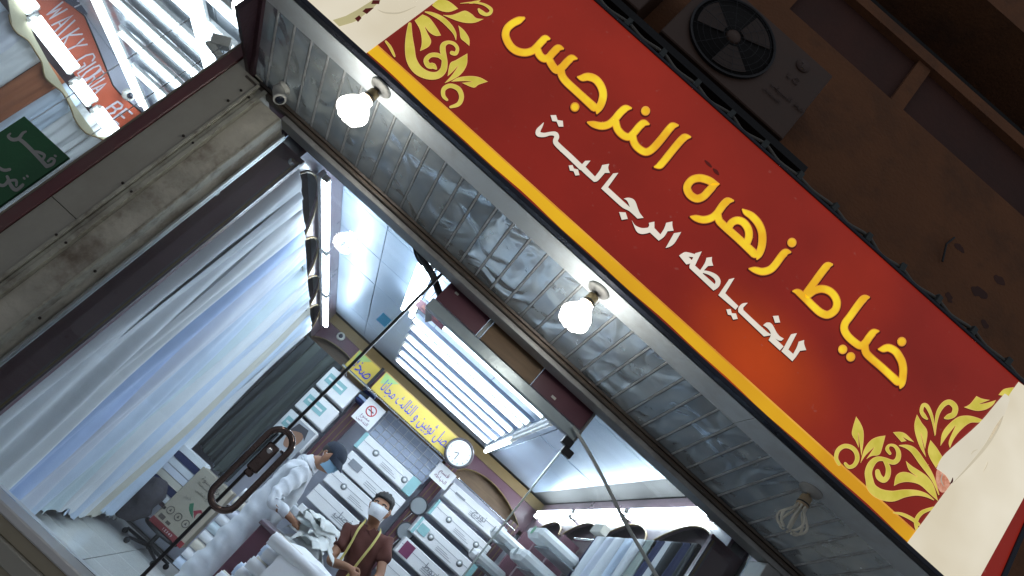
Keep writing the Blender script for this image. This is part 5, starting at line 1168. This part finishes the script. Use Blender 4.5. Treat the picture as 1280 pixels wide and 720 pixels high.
def person(base, label, J, face, up, hair, mask_m, cap):
    t = thing('person', base, label, 'person')
    F = Vector(face).normalized(); U = Vector(up).normalized(); F = (F - U * F.dot(U)).normalized(); S = F.cross(U)      # S: person's right side... viewer frame
    g = Graph()
    sp = g.chain([(J['pelvis'], .07), (J['waist'], .07), (J['chest'], .085), (J['neckb'], .055), (J['neck'], .052)])
    hc = Vector(J['head'])
    hd_ = g.chain([(hc - U * .075 + F * .015, .058), (hc - U * .02 + F * .012, .076), (hc + U * .045 - F * .004, .080), (hc + U * .085 - F * .01, .052)], sp[4])
    g.chain([(hc - U * .018 + F * .092, .014), (hc - U * .03 + F * .104, .010)], hd_[1])           # nose
    for s in (-1, 1): g.chain([(hc + S * s * .082 - U * .012 - F * .01, .012), (hc + S * s * .090 + U * .012 - F * .018, .012)], hd_[1])
    for arm in ('L', 'R'):
        sh, el, wr, hdv, sd = J['arm' + arm]
        a = g.chain([(sh, .040), (Vector(sh).lerp(Vector(el), .5), .040), (el, .038), (Vector(el).lerp(Vector(wr), .5), .036), (wr, .026)], sp[2])
        hand(g, a[-1], wr, hdv, sd, (0, 0, 1))
    for leg in ('legL', 'legR'):
        hp, kn, an, toe = J[leg]
        g.chain([(hp, .05), (kn, .045), (an, .042), (toe, .036)], sp[0])
    body_ = skin_obj('body', g.n, g.e, M_skin, t)
    # eyes and brows
    for s in (-1, 1):
        MB().sphere(hc + F * .074 + S * s * .031 + U * .012, .0125, 10, 7).build('eye', mat('eye_white', (.6, .58, .55), .2), t)
        MB().sphere(hc + F * .0835 + S * s * .031 + U * .011, .0052, 8, 6).build('iris', M_hair, t)
        MB().tube([hc + F * .082 + S * s * .014 + U * .030, hc + F * .086 + S * s * .032 + U * .037, hc + F * .072 + S * s * .050 + U * .030], .0045, 6).build('eyebrow', M_hair, t)
    # hair
    m = MB(); m.sphere(hc + U * .030 - F * .012, (.088, .094, .094), 24, 14, 0, .62 if not cap else .66, (S, F, U))
    for i, v in enumerate(m.v):
        d_ = v - hc
        if not cap: v += d_.normalized() * (.004 * math.sin(v.x * 190 + v.z * 140) + .003 * math.sin(v.y * 230 + v.z * 90) + (.010 if d_.dot(U) > .07 else 0))
        if d_.dot(F) > .035 and d_.dot(U) < .062: v -= F * (d_.dot(F) - .03) * .9; v -= d_.normalized() * .004
    m.build('hair', M_hair, t)
    if cap:
        m = MB(); m.sphere(hc + U * .036 - F * .006, (.096, .103, .088), 26, 10, 0, .5, (S, F, U)); m.build('cap_crown', C_cap, t)
        m = MB(); vs = []; NA = 14
        for r_ in (0, 1):
            for k in range(NA + 1):
                a = math.pi * (.14 + .72 * k / NA); rr_ = 1 + .62 * r_ * math.sin(a) ** 1.2
                vs.append(hc + U * (.040 - .040 * r_ - .012 * math.cos(a) ** 2) - F * .006 + S * (.096 * math.cos(a) * (1 - .1 * r_)) + F * (.101 * math.sin(a) * rr_))
        m.add(vs, [(k, k + 1, NA + 2 + k, NA + 1 + k) for k in range(NA)], True); m.add([v + U * .005 for v in vs], [(k, NA + 1 + k, NA + 2 + k, k + 1) for k in range(NA)], True)
        m.build('cap_peak', C_cap, t)
    # mask
    m = MB(); vs = []; NA = 12; NB = 7
    for j in range(NB + 1):
        for i in range(NA + 1):
            a = math.pi * (.10 + .80 * i / NA); q = j / NB; h_ = .006 - .096 * q
            bul = (.092 + .016 * math.sin(math.pi * q) + .003 * math.sin(q * 25)) * (1 - .16 * q * q)
            vs.append(hc + U * (h_ + .010 * math.sin(a)) + S * (.084 * (1 - .28 * q) * math.cos(a)) + F * (bul * (math.sin(a) ** .85) + .014 * (math.sin(a) ** 8)))
    m.add(vs, [(j * (NA + 1) + i, (j + 1) * (NA + 1) + i, (j + 1) * (NA + 1) + i + 1, j * (NA + 1) + i + 1) for j in range(NB) for i in range(NA)], True)
    m.build('face_mask', mask_m, t)
    for s in (-1, 1):
        for du in (-.005, -.07): MB().tube([hc + S * s * (.078 if du > -.05 else .060) + F * .03 + U * du, hc + S * s * .093 - F * .015 + U * (.0 if du > -.05 else -.02)], .0022, 5).build('mask_strap', M_white, t)
    return t, g, F, U, S, hc
def lerp(a, b, t): return Vector(a).lerp(Vector(b), t)

# man in white thobe, bending over the counter
JW = dict(pelvis=(-.335, 5.72, -.26), waist=(-.35, 5.70, -.07), chest=(-.365, 5.68, .09), neckb=(-.345, 5.65, .20), neck=(-.31, 5.63, .245), head=(-.255, 5.60, .325),
          armL=((-.335, 5.53, .12), (-.345, 5.42, -.16), (-.17, 5.38, -.155), (1, .1, -.15), (0, 1, .2)), armR=((-.37, 5.83, .13), (-.25, 5.86, -.12), (-.06, 5.62, -.13), (.8, -.5, -.1), (.3, .6, .5)),
          legL=((-.34, 5.65, -.34), (-.33, 5.65, -.70), (-.34, 5.65, -1.07), (-.22, 5.62, -1.12)), legR=((-.34, 5.78, -.34), (-.35, 5.78, -.70), (-.36, 5.78, -1.07), (-.24, 5.78, -1.12)))
tw, gw, F, U, S, hc = person((-.335, 5.72, ZF), 'man in white thobe, navy cap and blue face mask leaning over the counter', JW, (.80, -.48, -.42), (.22, -.10, .96), True, C_maskb, True)
g = Graph(); a = g.chain([((-.335, 5.72, -1.06), (.19, .18)), ((-.335, 5.72, -.65), (.165, .165)), ((-.34, 5.715, -.30), (.15, .155)), ((-.36, 5.70, -.08), (.145, .145)), ((-.385, 5.68, .08), (.135, .14)), ((-.365, 5.66, .165), (.085, .09)), ((-.33, 5.645, .215), .066)])
for A_ in (JW['armL'], JW['armR']): g.chain([(lerp(A_[0], A_[1], .02), .070), (lerp(A_[0], A_[1], .5), .058), (A_[1], .056), (lerp(A_[1], A_[2], .5), .050), (lerp(A_[1], A_[2], .88), .044)], a[4])
th = skin_obj('thobe', g.n, g.e, C_thobe, tw, sub=3)
for v in th.data.vertices:
    c = v.co; k = .009 * math.sin(c.x * 40 + c.z * 22 + 2 * math.sin(c.y * 9)) + .007 * (1 - 2 * abs(math.sin(c.z * 30 + c.x * 17 + c.y * 20)))
    v.co = c + v.normal * k
cb_ = MB(); cb_.lathe(Vector((-.335, 5.648, .195)), Vector((.35, -.1, .9)), [(.075, 0), (.066, .03), (.060, .045)], 18); cb_.build('collar', C_white, tw)
# man in brown shirt
JB = dict(pelvis=(.52, 6.05, -.42), waist=(.49, 6.05, -.22), chest=(.40, 6.03, .01), neckb=(.335, 6.00, .17), neck=(.315, 5.98, .225), head=(.285, 5.95, .315),
          armL=((.225, 6.0, .035), (.255, 5.88, -.21), (.39, 5.76, -.145), (.9, -.3, -.2), (.2, .3, .9)), armR=((.505, 5.98, .155), (.625, 5.86, -.06), (.52, 5.70, -.22), (-.7, -.55, -.3), (.2, -.3, .9)),
          legL=((.46, 6.03, -.5), (.45, 6.0, -.78), (.45, 6.05, -1.08), (.44, 5.93, -1.12)), legR=((.60, 6.05, -.5), (.62, 6.0, -.78), (.60, 6.05, -1.08), (.61, 5.93, -1.12)))
tb_, gb, F, U, S, hc = person((.52, 6.05, ZF), 'man in brown shirt and white face mask standing behind the counter', JB, (-.18, -.97, -.20), (-.20, .02, .98), True, C_white, False)
g = Graph(); a = g.chain([((.525, 6.05, -.46), (.165, .13)), ((.495, 6.05, -.22), (.16, .125)), ((.44, 6.04, -.06), (.165, .13)), ((.375, 6.02, .08), (.15, .12)), ((.345, 6.005, .155), (.085, .08))])
for A_ in (JB['armL'], JB['armR']): g.chain([(A_[0], .080), (lerp(A_[0], A_[1], .35), .070), (lerp(A_[0], A_[1], .62), .064)], a[3])
sh = skin_obj('shirt', g.n, g.e, C_brown, tb_, sub=3)
for v in sh.data.vertices:
    c = v.co; v.co = c + v.normal * (.005 * math.sin(c.x * 45 + c.z * 30) + .004 * math.sin(c.z * 60 + c.x * 22))
g = Graph(); a = g.chain([((.53, 6.05, -.44), (.155, .13)), ((.53, 6.05, -.55), (.15, .13))])
for k_ in ('legL', 'legR'): g.chain([(JB[k_][0], .095), (JB[k_][1], .078), (lerp(JB[k_][1], JB[k_][2], .9), .065)], a[1])
skin_obj('trousers', g.n, g.e, C_dark, tb_)
for s, cx_ in ((-1, .275), (1, .372)):
    MB().obox((cx_, 5.90, .135 + s * .01), (.032, 0, -.010 * s), (0, .006, 0), (.010 * s, .0, .026)).build('collar_point', C_brown, tb_)
tm = thing('tape_measure', (.33, 5.87, -.1), 'yellow tape measure hanging round the neck over the brown shirt', 'tape measure')
yt = mat('tape_yellow', (.55, .48, .16), .5)
def tape(pts, name='tape'):
    m = MB(); P_ = catmull(pts, 6); vs = []
    for i, p_ in enumerate(P_):
        p_ = Vector(p_); vs += [p_ + Vector((-.010, 0, .004)), p_ + Vector((.010, 0, -.004)), p_ + Vector((.010, .002, -.004)), p_ + Vector((-.010, .002, .004))]
    n_ = len(P_); m.add(vs, [(i * 4 + k, i * 4 + (k + 1) % 4, (i + 1) * 4 + (k + 1) % 4, (i + 1) * 4 + k) for i in range(n_ - 1) for k in range(4)], True); m.build(name, yt, tm)
tape([(.262, 5.97, .185), (.262, 5.905, .165), (.262, 5.862, .09), (.285, 5.855, .0), (.305, 5.862, -.10), (.315, 5.86, -.17)])
tape([(.395, 5.98, .21), (.408, 5.90, .18), (.42, 5.868, .09), (.425, 5.862, -.02), (.43, 5.87, -.13), (.432, 5.86, -.24), (.43, 5.86, -.33)])

# ================================================================== THE SHOP NEXT DOOR (left)
NZ = 1.95
for nm_, b_, m_ in (('neighbour_floor', (-9, -1.76, 3.12, 10.5, ZF - .2, ZF), M_tileF), ('neighbour_wall_right', (-1.82, -1.73, 3.12, 10.5, ZF, NZ), M_white), ('neighbour_wall_back', (-9, -1.73, 10.5, 10.6, ZF, NZ), M_white)):
    setp(MB().box(*b_).build(nm_, m_), kind='structure')
nc = MB().box(-9, -1.73, 3.12, 10.5, NZ + .012, NZ + .2).build('neighbour_ceiling', M_seam); setp(nc, kind='structure')
M_nceil = mat('bright_ceiling_panel', (.66, .72, .80), .16, .45, .06, 3, .08, 6)
tile = MB().box(-.296, .296, -.296, .296, 0, .012).mesh('ceiling_panel', M_nceil, bevel=.002)
for ix in range(8):
    for iy in range(9): link_mesh('ceiling_panel', tile, nc, (-2.1 - ix * .6, 3.42 + iy * .6, NZ), (rnd.uniform(-.004, .004), rnd.uniform(-.004, .004), 0))
W0 = Vector((-5.5, 6.6, 0)); WD = Vector((.515, .857, 0)); WN = Vector((.857, -.515, 0))
NP = lambda u, v, d=0.0: onP(u, v, W0 + WN * d, WN)
wv = MB(); a = W0 - WD * 3.2; b = W0 + WD * 3.6
wv.add([a + Vector((0, 0, ZF)), b + Vector((0, 0, ZF)), b + Vector((0, 0, NZ)), a + Vector((0, 0, NZ)), a - WN * .1 + Vector((0, 0, ZF)), b - WN * .1 + Vector((0, 0, ZF)), b - WN * .1 + Vector((0, 0, NZ)), a - WN * .1 + Vector((0, 0, NZ))], [(0, 1, 2, 3), (5, 4, 7, 6), (0, 4, 5, 1), (3, 2, 6, 7), (0, 3, 7, 4), (1, 5, 6, 2)], False)
setp(wv.build('neighbour_wall_slanted', mat('lilac_white_wall', (.60, .62, .74), .5, 0, .03)), kind='structure')
# valance
va = thing('cream_valance', W0 + WN * .18 + Vector((0, 0, 1.1)), 'cream scalloped valance above the striped cloth in the shop next door', 'valance')
up_ = [(10, 0), (25, 0), (42, 44), (64, 84), (95, 134), (122, 171), (137, 172)]
lo_ = [(133, 177), (125, 173), (107, 166), (94, 150), (88, 134), (78, 116), (66, 106), (56, 96), (52, 78), (45, 66), (35, 51), (22, 42), (14, 31), (11, 18)]
MB().poly([NP(u, v, .18) for u, v in up_ + smooth_poly(lo_, 3, 70)[:-6]], -WN * .02).build('valance_board', M_cream, va)
lp = catmull([NP(u, v, .185)[:] for u, v in lo_], 4); MB().tube(lp, .008, 6).build('valance_edge', M_gold, va)
# orange banner
bo = thing('orange_banner', W0 + WN * .05 + Vector((0, 0, 1.5)), 'orange banner with pale capital lettering over the tubes in the shop next door', 'banner')
M_org = mat('orange_red_banner', (.52, .10, .045), .5, 0, .06); M_pale = mat('banner_letter_grey', (.62, .58, .64), .5)
MB().poly([NP(u, v, .05) for u, v in ((40, 0), (82, 0), (106, 20), (122, 58), (141, 106), (150, 117), (180, 143), (150, 168), (125, 150), (80, 70))], -WN * .01).build('sheet', M_org, bo)
MB().tube([NP(u, v, .055) for u, v in ((82, 0), (106, 20), (122, 58), (141, 106), (150, 117), (180, 143))], .008, 5).build('sheet_hem', M_blackp, bo)
GL = {'W': [[(0, 1), (.22, 0), (.5, .8), (.78, 0), (1, 1)]], 'A': [[(0, 0), (.5, 1), (1, 0)], [(.2, .35), (.8, .35)]], 'L': [[(0, 1), (0, 0), (.8, 0)]], 'K': [[(0, 0), (0, 1)], [(.9, 1), (.05, .45), (.9, 0)]], 'Y': [[(0, 1), (.5, .5), (1, 1)], [(.5, .5), (.5, 0)]],
      'G': [[(1, .8), (.7, 1), (.25, 1), (0, .7), (0, .3), (.25, 0), (.8, 0), (1, .2), (1, .45), (.6, .45)]], 'O': [[(.25, 0), (0, .3), (0, .7), (.25, 1), (.75, 1), (1, .7), (1, .3), (.75, 0), (.25, 0)]], 'R': [[(0, 0), (0, 1), (.75, 1), (1, .8), (.75, .52), (0, .52)], [(.5, .52), (1, 0)]], 'I': [[(.5, 0), (.5, 1)]],
      'B': [[(0, 0), (0, 1), (.75, 1), (1, .78), (.75, .54), (0, .54)], [(.75, .54), (1, .28), (.75, 0), (0, 0)]], 'E': [[(1, 1), (0, 1), (0, 0), (1, 0)], [(0, .5), (.8, .5)]]}
def latin(ch, o_, ex, ey, wpx):
    """letter from pixel origin o_ with x axis ex and y axis ey (pixels)"""
    for s in GL[ch]:
        pts = [(o_[0] + ex[0] * a_ + ey[0] * b_, o_[1] + ex[1] * a_ + ey[1] * b_, wpx) for a_, b_ in s]
        dense = []
        for i in range(len(pts) - 1): dense += [pts[i], tuple(.5 * (p_ + q_) for p_, q_ in zip(pts[i], pts[i + 1]))]
        dense.append(pts[-1]); ribbon(MB(), dense, lambda u, v: NP(u, v, .056), -WN * .003, n=1).build('banner_letter', M_pale, bo)
for ch, o_, ex, ey in (('W', (57, 17), (5.5, 9), (22, -15)), ('A', (64, 32), (4, 8), (25, -17)), ('L', (70, 47), (4.2, 6), (24, -22)), ('K', (74, 51), (5, 8.5), (25, -16)), ('Y', (79, 60), (4.5, 7.5), (26, -12)),
                       ('G', (91, 79), (5, 9), (24, -14)), ('L', (97, 92), (4, 6), (23, -15)), ('O', (101, 95), (4.2, 6.5), (22, -15)), ('R', (105, 103), (4.2, 6), (22, -16)), ('I', (110, 109), (2, 3), (20, -13)), ('A', (113, 113), (4, 6), (18, -12)),
                       ('B', (130, 138), (8, 6), (17, -11)), ('E', (141, 149), (7, 6), (17, -13))): latin(ch, o_, ex, ey, .95 if ch not in 'BE' else 1.3)
# dark sign above
ds = thing('dark_sign', NP(105, 5, .12), 'dark blue sign box with a white mark above the orange banner', 'sign')
MB().poly([NP(u, v, .12) for u, v in ((78, -8), (82, 2), (107, 19), (125, 6), (118, -14))], -WN * .08).build('box', mat('dark_blue_sign', (.012, .016, .05), .3), ds)
for s in ([(93, 9, .8), (103, 4, .9), (100, 2, .8), (96, 1, .6)], [(99, 0, .8), (105, 3, .8)]): ribbon(MB(), s, lambda u, v: NP(u, v, .124), -WN * .003, n=2).build('sign_mark', M_pale, ds)
# tubes on the slanted wall
for i, (u, v, u2, v2) in enumerate(((14, -8, 38, 22), (38, 22, 84, 100), (88, 104, 109, 138), (110, 142, 145, 178))):
    a = NP(u + 6, v - 6, .2); b = NP(u2 + 6, v2 - 6, .2); a.z = b.z = (a.z + b.z) / 2
    fixture((a + b) / 2, b - a, (b - a).length * .97, True, 2, 'lit twin tube under the orange banner, ' + ['highest in view', 'long one beside the letters', 'short one after the dark joint', 'lowest, by the maroon pillar edge'][i], up=tuple(-WN), r=.028, m=M_tubeN, wdt=.10)
for i, (y_, x0_, x1_) in enumerate(((7.0, -4.55, -3.35), (6.35, -4.5, -3.3), (5.75, -4.45, -3.2), (5.2, -4.35, -3.1), (4.75, -3.9, -2.75), (4.32, -3.1, -1.95))):
    fixture(((x0_ + x1_) / 2, y_, 1.88), (1, 0, 0), x1_ - x0_, True, 1, f'lit ceiling tube across the shop next door, ' + ['deepest of six', 'second deepest of six', 'third deepest of six', 'fourth deepest of six', 'fifth deepest of six', 'nearest the street of six'][i], r=.022, m=M_tubeN, wdt=.13)
fixture((-4.62, 6.7, 1.86), (0, 1, 0), 2.3, True, 2, 'long lit twin tube running inward beside the white wall next door', r=.024, m=M_tubeN, wdt=.10)
fixture((-3.07, 4.95, 1.86), (0, 1, 0), 1.3, True, 2, 'lit twin tube running inward at the right of the shop next door', r=.024, m=M_tubeN, wdt=.12)
# lamp
t = thing('light_bulb', (-2.22, 3.55, 1.95), 'large round lit bulb hanging in the shop next door beside the canopy end', 'light bulb')
MB().tube([(-2.24, 3.55, 1.95), (-2.24, 3.55, 1.76)], .012, 8).build('cord', M_plas, t); MB().sphere((-2.24, 3.55, 1.665), (.068, .068, .085), 20, 14).build('bulb', M_cfl, t)
t = thing('ceiling_bracket', (-2.6, 4.0, 1.7), 'dull grey metal bracket beside the tubes next door', 'bracket')
p = onY(277, 53, 4.1); q_ = onY(268, 62, 4.1); MB().obox(p, (.05, 0, .03), (0, .03, 0), (-.02, 0, .03)).build('bracket_plate', M_mdalu, t, .004); MB().obox(q_, (.06, 0, -.01), (0, .02, 0), (.01, 0, .02)).build('bracket_arm', M_mdalu, t, .004)
# cloth under the valance
cols = [(C_white, 'white'), (C_rust, 'rust brown'), (C_lilac, 'lilac'), (C_beige, 'beige'), (C_mid, 'blue'), (C_white, 'cool white'), (C_blue, 'sky blue'), (C_lilac, 'pale violet'), (C_white, 'cream'), (C_rust, 'orange rust'), (C_blue, 'pale blue'), (C_white, 'bluish white'), (C_white, 'soft white'), (C_rust, 'brick brown'), (C_lilac, 'violet white'), (C_blue, 'ice blue')]
for i in range(16):
    s_ = -1.75 + i * .27; o_ = W0 + WD * s_ + WN * .10
    drape((o_.x, o_.y), (WD.x, WD.y), (WN.x, WN.y), .28, 1.34, -.9, cols[i][0], .025, 2.3, 140 + i, label=f'{cols[i][1]} cloth hanging under the cream valance, ' + ['first', 'second', 'third', 'fourth', 'fifth', 'sixth', 'seventh', 'eighth', 'ninth', 'tenth', 'eleventh', 'twelfth', 'thirteenth', 'fourteenth', 'fifteenth', 'last'][i] + ' from the left', group='cloth lengths hanging in the shop next door')
setp(MB().add([W0 + WD * -1.9 + WN * .02 + Vector((0, 0, 1.0)), W0 + WD * 2.6 + WN * .02 + Vector((0, 0, 1.0)), W0 + WD * 2.6 + WN * .02 + Vector((0, 0, 1.56)), W0 + WD * -1.9 + WN * .02 + Vector((0, 0, 1.56)),
              W0 + WD * -1.9 + WN * .01 + Vector((0, 0, 1.0)), W0 + WD * 2.6 + WN * .01 + Vector((0, 0, 1.0)), W0 + WD * 2.6 + WN * .01 + Vector((0, 0, 1.56)), W0 + WD * -1.9 + WN * .01 + Vector((0, 0, 1.56))], [(0, 1, 2, 3), (5, 4, 7, 6), (0, 4, 5, 1), (3, 2, 6, 7), (0, 3, 7, 4), (1, 5, 6, 2)]).build('neighbour_wall_board', M_purd), kind='structure')
p = NP(160, 118, .12); t = thing('dome_camera', p, 'small round white camera beside the orange banner next door', 'camera')
MB().lathe(p, WN, [(.07, 0), (.07, .02), (.05, .045), (.0, .05)], 20).build('housing', M_plas, t); MB().sphere(p + WN * .05, .035, 12, 8).build('lens', mat('lens_glass', (.015, .018, .03), .08), t)
# glass front and green board
ng = MB().box(-6.2, -1.725, 3.098, 3.106, -1.1, 1.9).build('window_pane', M_glassn); setp(ng, 'wide glass front of the shop next door behind the green board', 'window')
gb_ = thing('green_board', (-1.95, 3.07, -.4), 'dark green hanging board with grey Arabic letters at the left edge', 'sign')
tl = onY(31, 146, 3.07); tr = onY(86, 198, 3.07)
MB().box(tl.x, tr.x + .002, 3.062, 3.078, tl.z - .95, tl.z).build('board', mat('dark_green_board', (.018, .12, .045), .45, 0, .06), gb_, .002)
M_lt = mat('board_letter', (.36, .36, .35), .5)
gi = 0
for s in ([(150, 243, 4), (128, 254, 8), (104, 284, 10), (70, 290, 10), (46, 272, 8), (58, 256, 5)], [(104, 284, 10), (140, 312, 11), (200, 372, 11), (262, 440, 11)], [(196, 356, 6), (222, 362, 8), (250, 378, 8), (240, 402, 7)],
          [(262, 440, 11), (295, 428, 9), (306, 405, 8), (288, 396, 7), (270, 412, 7)], [(308, 380, 6), (314, 384, 6)], [(-20, 440, 9), (20, 462, 9), (55, 458, 8)], [(-20, 540, 9), (20, 548, 9), (46, 520, 9), (40, 498, 8)],
          [(46, 520, 9), (70, 560, 11), (95, 572, 10), (128, 545, 9)], [(60, 520, 7), (90, 520, 8), (92, 548, 7)], [(134, 506, 6), (138, 510, 6)], [(152, 494, 6), (156, 498, 6)]):
    gi += 1; ribbon(MB(), zoomed(0, 110, 4.5, s), lambda u, v: onY(u, v, 3.0615 - gi * .0001), (0, .0012, 0)).build('board_letter', M_lt, gb_)
MB().tube([(tl.x + .03, 3.07, tl.z), (tl.x + .03, 3.09, 1.2)], .002, 5).build('cord', M_white, gb_); MB().tube([(tr.x - .03, 3.07, tl.z), (tr.x - .03, 3.09, 1.2)], .002, 5).build('cord', M_white, gb_)
